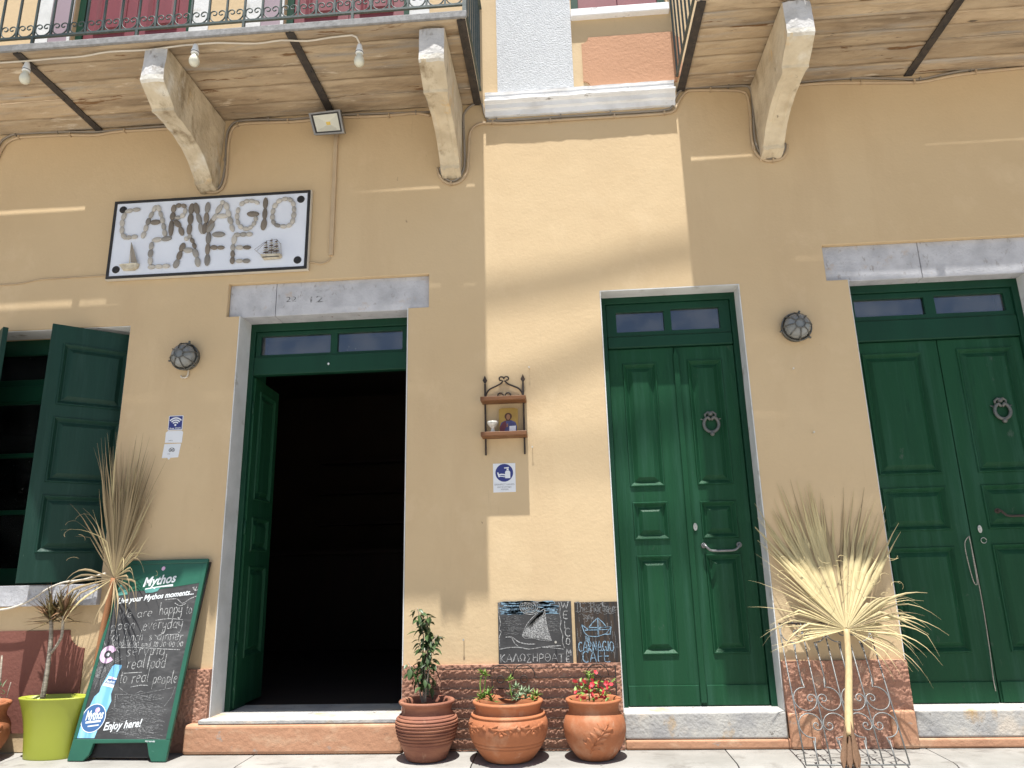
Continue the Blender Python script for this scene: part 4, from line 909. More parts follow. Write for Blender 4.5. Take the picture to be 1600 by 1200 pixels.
# nails left in the wall
for k, (x, y, lb) in enumerate(((725, 1000, 'bright bare nail in the wall between the doorway and the sailing chalkboard'), (832, 700, 'bare nail casting a long shadow right beside the iron shelf'), (827, 576, 'bare nail in the sunlit wall just above the iron shelf'), (1238, 578, 'painted nail below the bulkhead lamp between the closed doors'), (1270, 677, 'lower painted nail in the shaded wall beside the wide door'))):
    p = P(x, y, 0); o = MB().tube([(p.x, .01, p.z), (p.x, -.028, p.z + .004)], .0032, 6).tube([(p.x, -.028, p.z + .004), (p.x, -.031, p.z + .004)], .007, 8).build('nail', 'bright_metal' if k == 0 else 'cable_white'); tag(o, lb, 'nail', 'nails in the wall')
# ------------------------------------------------------------------ chalk handwriting (single strokes)
def _o(cx, cy, rx, ry, a0=80, a1=430, n=10): return [(cx + rx * math.cos(R_(a0 + (a1 - a0) * i / n)), cy + ry * math.sin(R_(a0 + (a1 - a0) * i / n))) for i in range(n + 1)]
SF = {
 ' ': (.35, []), 'a': (.5, [_o(.22, .25, .19, .24, 50, 350), [(.42, .5), (.42, .1), (.5, .0)]]), 'c': (.42, [_o(.24, .25, .2, .25, 50, 310)]), 'd': (.5, [_o(.22, .25, .19, .24, 50, 350), [(.42, 1), (.42, .08), (.5, 0)]]),
 'e': (.46, [[(.05, .25), (.38, .3)] + _o(.22, .25, .18, .25, 40, 320)]), 'f': (.36, [[(.36, .9), (.24, 1), (.15, .85), (.14, -.05)], [(.0, .5), (.3, .52)]]), 'g': (.5, [_o(.22, .25, .19, .24, 50, 380), [(.42, .48), (.42, -.2), (.25, -.38), (.06, -.28)]]),
 'h': (.48, [[(.06, 1), (.06, 0)], [(.06, .32), (.2, .5), (.36, .45), (.38, 0)]]), 'i': (.2, [[(.1, .5), (.1, 0)], [(.1, .68), (.11, .72)]]), 'l': (.22, [[(.1, 1), (.08, .1), (.18, 0)]]),
 'm': (.7, [[(.05, .5), (.05, 0)], [(.05, .35), (.18, .5), (.3, .42), (.31, 0)], [(.31, .35), (.45, .5), (.58, .42), (.6, 0)]]), 'n': (.48, [[(.05, .5), (.05, 0)], [(.05, .33), (.2, .5), (.36, .43), (.38, 0)]]),
 'o': (.48, [_o(.22, .25, .19, .25)]), 'p': (.48, [[(.06, .5), (.05, -.38)], _o(.24, .26, .18, .23, 170, -170)]), 'r': (.36, [[(.06, .5), (.06, 0)], [(.06, .3), (.16, .46), (.32, .48)]]),
 's': (.4, [[(.34, .44), (.2, .51), (.08, .4), (.2, .27), (.33, .14), (.2, .0), (.04, .07)]]), 't': (.34, [[(.14, .8), (.13, .1), (.26, .02)], [(.0, .55), (.28, .57)]]), 'u': (.48, [[(.05, .5), (.06, .12), (.2, .0), (.36, .1)], [(.38, .5), (.38, 0)]]),
 'v': (.42, [[(.02, .5), (.18, .0), (.38, .5)]]), 'y': (.46, [[(.03, .5), (.08, .2), (.22, .12), (.38, .2)], [(.4, .5), (.38, -.2), (.22, -.38), (.04, -.28)]]), 'b': (.46, [[(.06, 1), (.06, 0)], _o(.23, .25, .17, .24, 170, -170)]), '&': (.4, [[(.36, .1), (.1, .45), (.2, .6), (.28, .45), (.06, .15), (.18, 0), (.36, .3)]]),
 'W': (.8, [[(.0, .95), (.2, .0), (.38, .7), (.55, .0), (.78, 1)]]), 'E': (.55, [[(.5, 1), (.08, .98), (.06, .02), (.52, 0)], [(.07, .5), (.42, .52)]]), 'L': (.5, [[(.08, 1), (.06, .02), (.48, .0)]]), 'C': (.62, [_o(.34, .5, .29, .5, 50, 310)]), 'O': (.66, [_o(.32, .5, .28, .49)]), 'M': (.75, [[(.05, 0), (.1, 1), (.36, .35), (.62, 1), (.68, 0)]]),
 'K': (.58, [[(.07, 1), (.06, 0)], [(.5, 1), (.08, .45), (.52, 0)]]), 'A': (.62, [[(.02, 0), (.3, 1), (.58, 0)], [(.12, .35), (.48, .36)]]), 'Λ': (.62, [[(.02, 0), (.3, 1), (.58, 0)]]), 'Ω': (.62, [[(.02, .12), (.2, .12)] + _o(.31, .6, .26, .38, 235, -55) + [(.42, .12), (.6, .12)]]), 'Σ': (.55, [[(.5, .98), (.08, 1), (.34, .52), (.06, 0), (.52, .02)]]), 'H': (.6, [[(.07, 1), (.06, 0)], [(.52, 1), (.52, 0)], [(.06, .5), (.52, .52)]]), 'P': (.52, [[(.07, 0), (.07, 1), (.4, .92), (.44, .7), (.32, .52), (.08, .48)]]), 'Θ': (.66, [_o(.32, .5, .28, .49), [(.16, .5), (.48, .5)]]), 'T': (.58, [[(.02, .98), (.56, 1)], [(.29, 1), (.28, 0)]]),
 'S': (.5, [[(.44, .88), (.26, 1), (.08, .82), (.26, .54), (.44, .26), (.24, .0), (.04, .12)]]), 'I': (.2, [[(.1, 1), (.1, 0)]]), 'R': (.56, [[(.07, 0), (.07, 1), (.4, .92), (.44, .7), (.32, .54), (.08, .5), (.5, 0)]]), 'N': (.64, [[(.06, 0), (.08, 1), (.52, .02), (.54, 1)]]), 'G': (.66, [_o(.34, .5, .29, .5, 50, 340) + [(.4, .42)]]), 'F': (.5, [[(.48, 1), (.08, .98), (.06, 0)], [(.07, .5), (.4, .52)]]),
 '0': (.5, [_o(.24, .45, .19, .44)]), '1': (.26, [[(.04, .7), (.16, .95), (.15, 0)]]), '3': (.46, [[(.06, .85), (.3, .9), (.34, .66), (.16, .5), (.38, .3), (.26, .02), (.04, .08)]]), '5': (.46, [[(.38, .9), (.1, .9), (.08, .52), (.34, .5), (.36, .12), (.06, .03)]]), '6': (.46, [[(.34, .9), (.12, .55), (.07, .2), (.22, .0), (.37, .2), (.24, .42), (.08, .28)]]), '8': (.46, [_o(.23, .68, .14, .2), _o(.23, .24, .18, .24)]), ':': (.2, [[(.1, .2), (.1, .26)], [(.1, .6), (.1, .66)]]), '-': (.34, [[(.04, .42), (.3, .44)]]),
}
def chalk_line(mb, txt, o, end, h, fn, d, wd, jit=.07):
    """Handwriting from plane point o to end; h is the capital height."""
    o = Vector(o); end = Vector(end); ux = (end - o); L = ux.length; ux.normalize(); uy = Vector((-ux[1], ux[0]))
    tot = sum(SF[c][0] + .08 for c in txt); k = L / tot; x = 0
    for c in txt:
        w_, st = SF[c]; dy = random.uniform(-jit, jit)
        for s in st:
            pts = [o + ux * ((x + a + random.uniform(-.022, .022)) * k) + uy * ((b + dy + random.uniform(-.02, .02)) * h) for a, b in s]
            if len(pts) > 2: pts = smooth([tuple(p) for p in pts], 2)
            mb.ribbon(pts, wd * random.uniform(.7, 1.25), fn, d, .5)
        x += w_ + .08
def scribble(mb, x0, x1, z0, z1, n, wd, fn, d, wav=.003, ln=(.25, .7)):
    for _ in range(n):
        l = (x1 - x0) * random.uniform(*ln); a = random.uniform(x0, x1 - l); z = random.uniform(z0, z1); ph = random.uniform(0, 6)
        mb.ribbon([(a + l * i / 6, z + wav * math.sin(ph + i * 1.3) + random.uniform(-.001, .001)) for i in range(7)], wd * random.uniform(.6, 1.2), fn, d, .4)
# ------------------------------------------------------------------ two chalk boards hung on the wall
YB_ = -.014
CF = lambda u, v, d: (u, YB_ - d, v)
def cpx(x, y): p = P(770 + x / 7.5, 930 + y / 7.5, YB_); return (p.x, p.z)
cb = MB().box(-.480, .006, YB_, -.001, .510, .897).build('chalkboard', 'board_black', bevel=.002); tag(cb, 'black chalkboard with a drawn sailing boat and WELCOME down its edge', 'chalkboard')
mb = MB(); scribble(mb, *(cpx(72, 0)[0], cpx(770, 0)[0]), cpx(0, 225)[1], cpx(0, 80)[1], 110, .006, CF, .0006, .002, (.1, .5)); mb.build('chalk_sky', 'chalk_blue', cb, recalc=False)
mb = MB()
for r in (.010, .022, .034, .046, .058): mb.ribbon([(cpx(435, 145)[0] + r * 1.15 * math.cos(R_(a)), cpx(0, 145)[1] + r * .82 * math.sin(R_(a)) + random.uniform(-.001, .001)) for a in range(0, 370, 15) if cpx(0, 145)[1] + r * .82 * math.sin(R_(a)) < .893], .004, CF, .0012, .4)
for k in range(46):      # the filled lateen sail
    t_ = k / 45; top = cpx(612, 165); l0 = cpx(345 + 20 * t_, 480); r0 = cpx(690, 530)
    a = (l0[0] + (r0[0] - l0[0]) * t_, l0[1] + (r0[1] - l0[1]) * t_); bend = -.028 * math.sin(math.pi * t_ * .9) - .018 * (1 - t_)
    q = [(a[0] + (top[0] - a[0]) * s_ + bend * math.sin(math.pi * s_) * 1.2, a[1] + (top[1] - a[1]) * s_) for s_ in [i / 6 * random.uniform(.85, 1) for i in range(7)]]
    mb.ribbon(q, .0028, CF, .0010, .5)
mb.ribbon([cpx(*p) for p in smooth([(345, 470), (400, 340), (500, 230), (612, 160), (580, 260), (575, 350), (610, 450), (690, 530), (560, 525), (460, 500), (380, 505), (345, 470)], 3)], .004, CF, .0016, .3)
mb.ribbon([cpx(*p) for p in smooth([(150, 492), (225, 492), (300, 545), (390, 570), (495, 572)], 3)], .006, CF, .0014, .3); mb.ribbon([cpx(*p) for p in smooth([(225, 500), (255, 560), (300, 600)], 3)], .005, CF, .0014, .3)
mb.ribbon([cpx(*p) for p in smooth([(75, 635), (180, 615), (300, 610), (420, 630), (540, 615), (640, 600), (800, 590)], 3)], .005, CF, .0012, .3); mb.ribbon([cpx(*p) for p in smooth([(560, 612), (680, 615), (830, 632)], 3)], .004, CF, .0012, .3)
mb.ribbon([cpx(*p) for p in smooth([(770, 80), (790, 150), (785, 220), (800, 300), (790, 380), (820, 470), (815, 540), (840, 620)], 3)], .0035, CF, .0012, .3); mb.ribbon([cpx(*p) for p in smooth([(75, 90), (68, 200), (90, 330), (75, 400), (98, 430), (75, 500), (82, 600)], 3)], .0035, CF, .0012, .3)
for k, c in enumerate('WELCOME'):
    y = (160, 275, 385, 485, 585, 705, 785)[k]; xl = (800, 825, 838, 845, 858, 862, 862)[k]; xr = (895, 890, 905, 925, 915, 930, 912)[k]
    h_ = cpx(0, y - (88, 85, 88, 90, 80, 75, 66)[k])[1] - cpx(0, y)[1]
    chalk_line(mb, c, cpx(xl, y), cpx(xr, y), h_, CF, .0014, .0055)
chalk_line(mb, 'ΚΑΛΩΣΗΡΘΑΤΕ'.replace('Κ', 'K').replace('Α', 'A').replace('Η', 'H').replace('Ρ', 'P').replace('Τ', 'T').replace('Ε', 'E')[:10], cpx(88, 785), cpx(845, 778), .049, CF, .0014, .0050)
mb.build('chalk_drawing', 'chalk_white', cb, recalc=False)
mb = MB(); scribble(mb, cpx(95, 0)[0], cpx(370, 0)[0], cpx(0, 460)[1], cpx(0, 250)[1], 34, .0022, CF, .0008); scribble(mb, cpx(590, 0)[0], cpx(780, 0)[0], cpx(0, 470)[1], cpx(0, 250)[1], 26, .0022, CF, .0008); mb.build('chalk_waves', 'chalk_grey', cb, recalc=False, kind='stuff')
nl = cpx(738, 552); MB().tube([(nl[0], YB_, nl[1]), (nl[0], YB_ - .03, nl[1] + .004)], .004, 6).tube([(nl[0], YB_ - .03, nl[1] + .004), (nl[0], YB_ - .034, nl[1] + .004)], .008, 8).build('nail', 'bright_metal', cb)
cb = MB().box(.026, .3085, YB_, -.001, .510, .888).build('chalkboard', 'board_brown', bevel=.002); tag(cb, 'worn brown chalkboard with a blue boat beside the narrow door', 'chalkboard')
mb = MB(); chalk_line(mb, 'The Harbour', cpx(970, 200), cpx(1455, 190), .062, CF, .0012, .0055, .05); chalk_line(mb, 'Symi', cpx(1055, 285), cpx(1175, 285), .034, CF, .0012, .005, .05)
scribble(mb, .03, .305, .80, .885, 26, .003, CF, .0010, .004, (.08, .25)); nl = cpx(1340, 325); mb.ribbon([nl, (nl[0] + .001, nl[1] - .022)], .006, CF, .0016)
for _ in range(60): 
    x = random.uniform(.03, .30); z = random.uniform(.515, .80); mb.ribbon([(x, z), (x + .002, z - random.uniform(.02, .06))], .0018, CF, .0008)
mb.build('chalk_lettering', 'chalk_grey', cb, recalc=False, kind='stuff')
mb = MB()
for q in ([(1040, 345), (1075, 440), (1120, 480), (1220, 485), (1330, 450), (1385, 370), (1290, 375), (1220, 400), (1120, 405), (1040, 345)], [(1125, 380), (1170, 320), (1230, 265), (1290, 320), (1330, 370)], [(1125, 380), (1330, 375)], [(1230, 265), (1235, 470)], [(1385, 370), (1375, 455), (1320, 460)], [(1080, 410), (1380, 400)]): mb.ribbon([cpx(*p) for p in q], .0052, CF, .0012, .3)
chalk_line(mb, 'THE', cpx(1085, 545), cpx(1150, 542), .032, CF, .0012, .0040); chalk_line(mb, 'CARNAGIO', cpx(1005, 655), cpx(1430, 650), .058, CF, .0012, .0058, .05); chalk_line(mb, 'CAFE', cpx(1050, 780), cpx(1390, 780), .066, CF, .0012, .0058, .04)
mb.build('chalk_boat', 'chalk_blue', cb, recalc=False)
# ------------------------------------------------------------------ A-frame chalk board
bl_, br_ = Vector((-3.202, -.230, .0)), Vector((-2.540, -.262, .0)); tl_, tr_ = Vector((-3.108, -.045, 1.233)), Vector((-2.478, -.045, 1.228))
U = (br_ - bl_); NRM = (tr_ - bl_).cross(br_ - bl_).normalized()
if NRM.y > 0: NRM = -NRM
tl_ = tl_ - NRM * (tl_ - bl_).dot(NRM)
AF = lambda u, v, d: (bl_ * (1 - u) + br_ * u) * (1 - v) + (tl_ * (1 - u) + tr_ * u) * v + NRM * d
AO = empty('pavement_board', 'green framed advertising chalkboard leaning against the wall', 'sandwich board', (bl_ + br_) / 2)
AO.location.y = -.24
def apx(x, y):
    q = ONP(x, y, bl_, NRM); # invert the bilinear map by a few Newton steps
    u, v = .5, .5
    for _ in range(8):
        p = AF(u, v, 0); du = (AF(u + 1e-3, v, 0) - p) / 1e-3; dv = (AF(u, v + 1e-3, 0) - p) / 1e-3; r = q - p
        a, b, c = du.dot(du), du.dot(dv), dv.dot(dv); e_, f_ = r.dot(du), r.dot(dv); det = a * c - b * b
        u += (e_ * c - f_ * b) / det; v += (a * f_ - b * e_) / det
    return (u, v)
C5 = lambda x, y: apx(140 + x / 7.5, 870 + y / 7.5)      # close-up of the upper half
C6 = lambda x, y: apx(100 + x / 6.315, 1010 + y / 6.315)  # close-up of the lower half
# AF works in 0..1; strokes need metric widths -> use metric plane coordinates
Wm, Hm = .648, 1.245
AM = lambda a, b, d: AF(a / Wm, b / Hm, d)
def m5(x, y): u, v = C5(x, y); return (u * Wm, v * Hm)
def m6(x, y): u, v = C6(x, y); return (u * Wm, v * Hm)
leg = [(0, 0), (.105, 0), (.135, .035), (.145, .10), (.50, .105), (.53, .035), (.555, 0), (Wm, 0), (Wm, .125), (0, .125)]
fr = MB().prism(leg, AM, -.020, .004).build('bottom_rail', 'aframe_green', AO, bevel=.004)
for a, b in ((0, .024), (Wm - .030, Wm)): MB().prism([(a, .1255), (b, .1255), (b, Hm - .0305), (a, Hm - .0305)], AM, -.020, .004).build('side_rail', 'aframe_green', AO, bevel=.003)
MB().prism([(0, Hm - .03), (Wm, Hm - .03), (Wm, Hm), (0, Hm)], AM, -.020, .004).build('top_rail', 'aframe_green', AO, bevel=.006)
MB().prism([(.023, .124), (Wm - .029, .124), (Wm - .029, Hm - .029), (.023, Hm - .029)], AM, -.014, .0).build('chalk_panel', 'board_black', AO)
# folded back leaf
MB().obox(AM(.02, .02, -.045), AM(Wm - .02, .02, -.045) - AM(.02, .02, -.045), AM(.02, Hm - .02, -.030) - AM(.02, .02, -.045), NRM * .012).build('back_leaf', 'black_paint', AO)
y0h = m5(330, 465)[1]
MB().flat([(.025, 1.018), (.12, 1.035), (.30, 1.042), (.46, 1.062), (Wm - .031, 1.082), (Wm - .031, Hm - .031), (.025, Hm - .031)], AM, .0010).build('printed_header', 'aframe_green', AO, recalc=False)
MB().flat([m5(*p) for p in ((340, 265), (380, 330), (440, 410), (450, 440), (310, 460), (312, 400))], AM, .0018).flat([m5(*p) for p in ((640, 385), (830, 360), (800, 400), (740, 420), (660, 425))], AM, .0018).build('printed_swirl', 'print_teal', AO, recalc=False)
def vec(a, b): d = Vector((b[0] - a[0], b[1] - a[1])); l = d.length; d.normalize(); return d, Vector((-d[1], d[0])), l
mb = MB()
o_, e_ = m5(625, 352), m5(1015, 292); ux, uy, L_ = vec(o_, e_); put_text(mb, 'Mythos', o_, ux, uy, L_, .060, AM, .0024, .28, .025)
mb.flat([m5(*p) for p in ((655, 372), (980, 318), (980, 345), (775, 362), (765, 380), (745, 368), (650, 385))], AM, .0022)
o_, e_ = m5(325, 550), m5(1220, 440); ux, uy, L_ = vec(o_, e_); put_text(mb, 'Live your Mythos moments...', o_, ux, uy, L_, .036, AM, .0018, .25, .022)
o_, e_ = m6(388, 828), m6(765, 790); ux, uy, L_ = vec(o_, e_); put_text(mb, 'Enjoy here!', o_, ux, uy, L_, .045, AM, .0018, .25, .022)
o_, e_ = m6(803, 940), m6(900, 945); ux, uy, L_ = vec(o_, e_); put_text(mb, 'enjoy responsibly', o_, ux, uy, L_, .010, lambda a, b, d: AM(a, b, d + .004), .001, 0, .01)
mb.build('printed_lettering', 'print_white', AO, recalc=False)
MB().flat([(m5(868, 138)[0] + .014 * math.cos(R_(a)), m5(868, 138)[1] + .014 * math.sin(R_(a))) for a in range(0, 360, 24)], AM, .0024).build('emblem_dot', 'print_pink', AO, recalc=False)
# printed bottle, laid at a slant
bot = [(105, 905), (185, 745), (250, 600), (300, 495), (350, 450), (365, 400), (425, 295), (480, 195), (505, 178), (570, 185), (565, 215), (545, 245), (490, 400), (465, 470), (468, 540), (395, 700), (330, 830), (300, 905)]
bt = MB().flat([m6(*p) for p in bot], AM, .0014).build('printed_bottle', 'bottle_blue', AO, recalc=False)
MB().flat([m6(*p) for p in ((445, 292), (525, 315), (487, 410), (380, 385))], AM, .0020).build('neck_label', 'print_white', bt, recalc=False)
mb = MB(); lc = m6(292, 708); mb.flat([(lc[0] + .083 * math.cos(R_(a)), lc[1] + .086 * math.sin(R_(a))) for a in range(0, 360, 12)], AM, .0020)
mb.flat([m6(*p) for p in ((440, 318), (520, 330), (500, 378), (405, 360))], AM, .0024); mb.build('label_field', 'bottle_dark', bt, recalc=False)
mb = MB(); mb.ribbon([(lc[0] + .080 * math.cos(R_(a)), lc[1] + .083 * math.sin(R_(a))) for a in range(0, 361, 12)], .005, AM, .0026)
o_, e_ = m6(212, 728), m6(385, 712); ux, uy, L_ = vec(o_, e_); put_text(mb, 'Mythos', o_, ux, uy, L_, .055, AM, .0028, .2, .03); mb.ribbon([m6(215, 752), m6(365, 735)], .012, AM, .0026); mb.ribbon([m6(235, 790), m6(345, 775)], .008, AM, .0026)
o_, e_ = m6(418, 365), m6(500, 365); ux, uy, L_ = vec(o_, e_); put_text(mb, 'Mythos', o_, ux, uy, L_, .020, AM, .0030, .2, .02); mb.build('label_print', 'print_white', bt, recalc=False)
mb = MB(); c_ = m6(335, 628); mb.flat([(c_[0] + .016 * math.cos(R_(a)), c_[1] + .016 * math.sin(R_(a))) for a in range(0, 360, 24)], AM, .0030); c_ = m6(478, 312); mb.flat([(c_[0] + .008 * math.cos(R_(a)), c_[1] + .008 * math.sin(R_(a))) for a in range(0, 360, 30)], AM, .0030)
mb.build('label_seal', 'print_pink', bt, recalc=False)
mb = MB(); c_ = m6(435, 80); n_ = 30   # the bottle cap, a thick curl
mb.ribbon([(c_[0] + .042 * math.cos(R_(a)), c_[1] + .040 * math.sin(R_(a))) for a in range(25, 335, 10)], .030, AM, .0016); mb.build('printed_cap', 'print_pink', AO, recalc=False)
MB().flat([(c_[0] + .011 * math.cos(R_(a)), c_[1] + .011 * math.sin(R_(a))) for a in range(0, 360, 30)], AM, .0022).build('cap_mark', 'print_white', AO, recalc=False)
# chalk writing
mb = MB()
for txt, a, b, h_ in (('We are', (335, 728), (740, 690), .066), ('happy', (812, 690), (1090, 655), .082), ('to', (1125, 668), (1205, 660), .075), ('open', (240, 870), (545, 840), .075), ('everyday', (620, 855), (1095, 828), .080), ('for lunch', (215, 985), (630, 975), .068), ('&', (690, 985), (740, 980), .06), ('dinner', (785, 980), (1100, 975), .072)):
    chalk_line(mb, txt, m5(*a), m5(*b), h_, AM, .0012, .0038)
chalk_line(mb, '10:30-16:00 and 18:30-00:00', m5(250, 1050), m5(1095, 1052), .034, AM, .0012, .0036)
for q in ([(775, 745), (930, 725), (1095, 738)], [(905, 912), (1040, 905)], [(245, 1075), (500, 1062), (1060, 1090)], [(765, 915), (800, 935), (850, 900), (890, 860)], [(170, 985), (185, 1040)]): mb.ribbon([tuple(p) for p in smooth([m5(*p) for p in q], 3)], .0042, AM, .0012, .3)
for txt, a, b, h_ in (('serving', (610, 92), (1005, 80), .078), ('real', (620, 218), (800, 210), .085), ('food', (812, 215), (1005, 205), .085), ('to', (545, 360), (625, 355), .08), ('real', (665, 362), (840, 352), .085), ('people', (870, 372), (1120, 362), .080)):
    chalk_line(mb, txt, m6(*a), m6(*b), h_, AM, .0012, .0038)
for q in ([(590, 265), (768, 255)], [(655, 402), (760, 382), (830, 385)], [(520, 28), (545, 60)]): mb.ribbon([m6(*p) for p in q], .0045, AM, .0012, .3)
for q in ([(880, 505), (960, 495), (1030, 495), (1090, 545), (1180, 490), (1270, 455)], [(1000, 540), (1060, 575), (1130, 545)], [(1210, 355), (1235, 395), (1225, 350)], [(1240, 395), (1285, 380)], [(1235, 400), (1260, 345)]): mb.ribbon([tuple(p) for p in smooth([m5(*p) for p in q], 3)], .0046, AM, .0012, .4)
mb.build('chalk_writing', 'chalk_white', AO, recalc=False)
mb = MB(); c_ = m6(360, 252)
for k in range(30):
    a = R_(k * 12 + random.uniform(-4, 4)); r0, r1 = .050, random.uniform(.075, .125)
    if math.cos(a) * .1 + c_[0] < .045: r1 = min(r1, .07)
    mb.ribbon([(c_[0] + r0 * math.cos(a), c_[1] + r0 * math.sin(a)), (c_[0] + r1 * math.cos(a), c_[1] + r1 * math.sin(a))], .0035, AM, .0010, .3)
for r in [.004 + i * .0042 for i in range(9)]: mb.ribbon([(c_[0] + r * math.cos(R_(a)), c_[1] + r * math.sin(R_(a)) + random.uniform(-.001, .001)) for a in range(0, 370, 24)], .0034, AM, .0010, .4)
for q in ([(430, 190), (575, 100)], [(420, 205), (575, 125)], [(440, 160), (570, 90)], [(510, 470), (500, 600)], [(525, 470), (535, 520)], [(500, 470), (700, 480), (850, 450), (1060, 410), (1100, 395), (1060, 500), (990, 590)], [(700, 470), (760, 440), (800, 460)], [(540, 400), (640, 480), (580, 430)]): mb.ribbon([m6(*p) for p in q], .004, AM, .0010, .4)
a_, b_ = m6(500, 640), m6(960, 480); scribble(mb, a_[0], b_[0] + .03, m6(0, 600)[1], m6(0, 500)[1] + .01, 60, .0022, AM, .0010, .004, (.12, .5))
scribble(mb, m6(420, 700)[0], Wm - .055, .155, m6(0, 590)[1], 120, .0022, AM, .0008, .005, (.1, .4)); scribble(mb, .30, Wm - .055, .13, .20, 30, .002, AM, .0008, .004, (.2, .5))
mb.build('chalk_sea', 'chalk_grey', AO, recalc=False)
# ------------------------------------------------------------------ pots
def pot(name, x, y, prof, m, label, soil_z, soil_r, sy=1.0, group='terracotta pots on the pavement'):
    e = empty(name, label, 'plant pot', (x, y, 0), group)
    MB().lathe(prof, 64, (x, y, .0), sy).build('vessel', m, e)
    mb = MB(); vs = [(x, y, soil_z + .006)]
    for (r, k) in ((soil_r * .5, .004), (soil_r, 0)): vs += [(x + r * math.cos(2 * math.pi * i / 24), y + r * sy * math.sin(2 * math.pi * i / 24), soil_z + k + random.uniform(-.004, .004)) for i in range(24)]
    mb.add(vs, [(0, 1 + i, 1 + (i + 1) % 24) for i in range(24)] + [(1 + i, 25 + i, 25 + (i + 1) % 24, 1 + (i + 1) % 24) for i in range(24)], True); mb.build('soil', 'soil', e)
    return e
def dense(prof, k=5): return [tuple(p) for p in smooth(prof, k)]
def inner(rim_r, z, neck): return [(rim_r - .012, z), (rim_r - .022, z - .006), (neck - .03, z - .05), (neck - .03, z - .09), (0.001, z - .095)]
# striped pot: ribbed shoulder
body = dense([(.108, 0), (.122, .004), (.142, .05), (.166, .10), (.182, .15), (.190, .19), (.187, .225), (.172, .250), (.158, .262)], 8)
body = [(r + (.0042 * (1 if math.sin((z - .09) * 2 * math.pi / .0175) > -.1 else -1) if .095 < z < .245 else 0), z) for r, z in body]
body2 = []
for (r0, z0), (r1, z1) in zip(body, body[1:]): body2 += [(r0 + (r1 - r0) * i / 3, z0 + (z1 - z0) * i / 3) for i in range(3)]
prof = [(.001, 0)] + body2 + [(.157, .265), (.152, .275), (.152, .295), (.158, .308), (.168, .314), (.173, .320), (.174, .328), (.168, .334)] + inner(.168, .334, .17)
pot('ribbed_pot', -.915, -.205, prof, 'terracotta_brown', 'ribbed brown terracotta pot holding a leafy shrub by the doorway', .295, .13)
prof = [(.001, 0)] + dense([(.140, 0), (.150, .004), (.180, .04), (.205, .075)], 3) + [(.209, .078), (.212, .084), (.209, .089), (.216, .095), (.220, .098), (.223, .104), (.220, .109), (.226, .116)] + dense([(.228, .118), (.240, .16), (.243, .19), (.238, .22), (.222, .245)], 4) + [(.226, .247), (.228, .254), (.222, .259), (.206, .262), (.198, .270), (.198, .285), (.204, .303), (.213, .312), (.218, .320), (.216, .328), (.208, .332)] + inner(.208, .332, .205)
relief = pot('relief_pot', -.408, -.215, prof, 'terracotta', 'wide terracotta pot with raised leaf garland holding pale succulents', .275, .18)
prof = [(.001, 0)] + dense([(.100, 0), (.112, .004), (.148, .05), (.175, .10), (.188, .15), (.188, .19), (.178, .225), (.160, .252)], 5) + [(.157, .257), (.152, .266), (.152, .285), (.158, .305), (.167, .314), (.172, .321), (.170, .329), (.163, .332)] + inner(.163, .332, .16)
round_ = pot('leaf_pot', .118, -.200, prof, 'terracotta', 'round terracotta pot with one raised leaf spray and red flowers', .285, .13)
prof = [(.001, 0)] + dense([(.110, 0), (.122, .004), (.160, .06), (.190, .12), (.196, .18), (.186, .22), (.168, .25)], 5) + [(.163, .258), (.160, .27), (.166, .30), (.178, .32), (.184, .332), (.180, .342), (.170, .346)] + inner(.170, .346, .17)
left_ = pot('leaf_pot', -3.862, -.215, prof, 'terracotta', 'terracotta pot with raised leaves beside the lime green planter', .30, .14)
# raised ornaments on the pots
def surf(cx, cy, r, ang, z, d): return Vector((cx + (r + d) * math.cos(ang), cy + (r + d) * math.sin(ang), z))
def leaf_relief(mb, cx, cy, rad, a0, z0, a1, z1, wd, h=.006):
    n = 7; vs = []
    for i in range(n + 1):
        t_ = i / n; a = a0 + (a1 - a0) * t_; z = z0 + (z1 - z0) * t_; w_ = wd * math.sin(math.pi * (t_ * .92 + .04)); da, dz = (a1 - a0), (z1 - z0)
        r = rad(z); la = math.hypot(da * r, dz); pa, pz = -dz / la / r * w_, da * r / la * w_
        vs += [surf(cx, cy, rad(z + pz), a + pa, z + pz, -.001), surf(cx, cy, r, a, z, h), surf(cx, cy, rad(z - pz), a - pa, z - pz, -.001)]
    mb.add(vs, [(3 * i + k, 3 * i + k + 1, 3 * i + k + 4, 3 * i + k + 3) for i in range(n) for k in range(2)], True)
def radf(prof):
    out = [p for p in prof if True]
    def f(z):
        for (r0, z0), (r1, z1) in zip(prof[1:], prof[2:]):
            if z0 <= z <= z1 and z1 > z0: return r0 + (r1 - r0) * (z - z0) / (z1 - z0)
        return .2
    return f
r3 = radf([(.001, 0)] + dense([(.100, 0), (.112, .004), (.148, .05), (.175, .10), (.188, .15), (.188, .19), (.178, .225), (.160, .252)], 5))
r2 = radf([(0, 0), (.228, .116), (.240, .16), (.243, .19), (.238, .22), (.222, .247)])
def A(deg): return R_(-90 + deg)
mb = MB(); cx, cy = .118, -.200
st = [(-14, .045), (-4, .10), (8, .15), (22, .205)]
for (a0, z0), (a1, z1) in zip(st, st[1:]): leaf_relief(mb, cx, cy, r3, A(a0), z0, A(a1), z1, .006, .006)
for k, (a, z) in enumerate(((-9, .07), (-3, .10), (3, .128), (10, .155), (16, .18))):
    leaf_relief(mb, cx, cy, r3, A(a), z, A(a - 13), z + .045, .015); leaf_relief(mb, cx, cy, r3, A(a), z, A(a + 17), z + .008, .013)
leaf_relief(mb, cx, cy, r3, A(22), .205, A(27), .235, .012)
mb.build('raised_leaf', 'terracotta', round_, recalc=False)
mb = MB(); cx, cy = -3.862, -.215
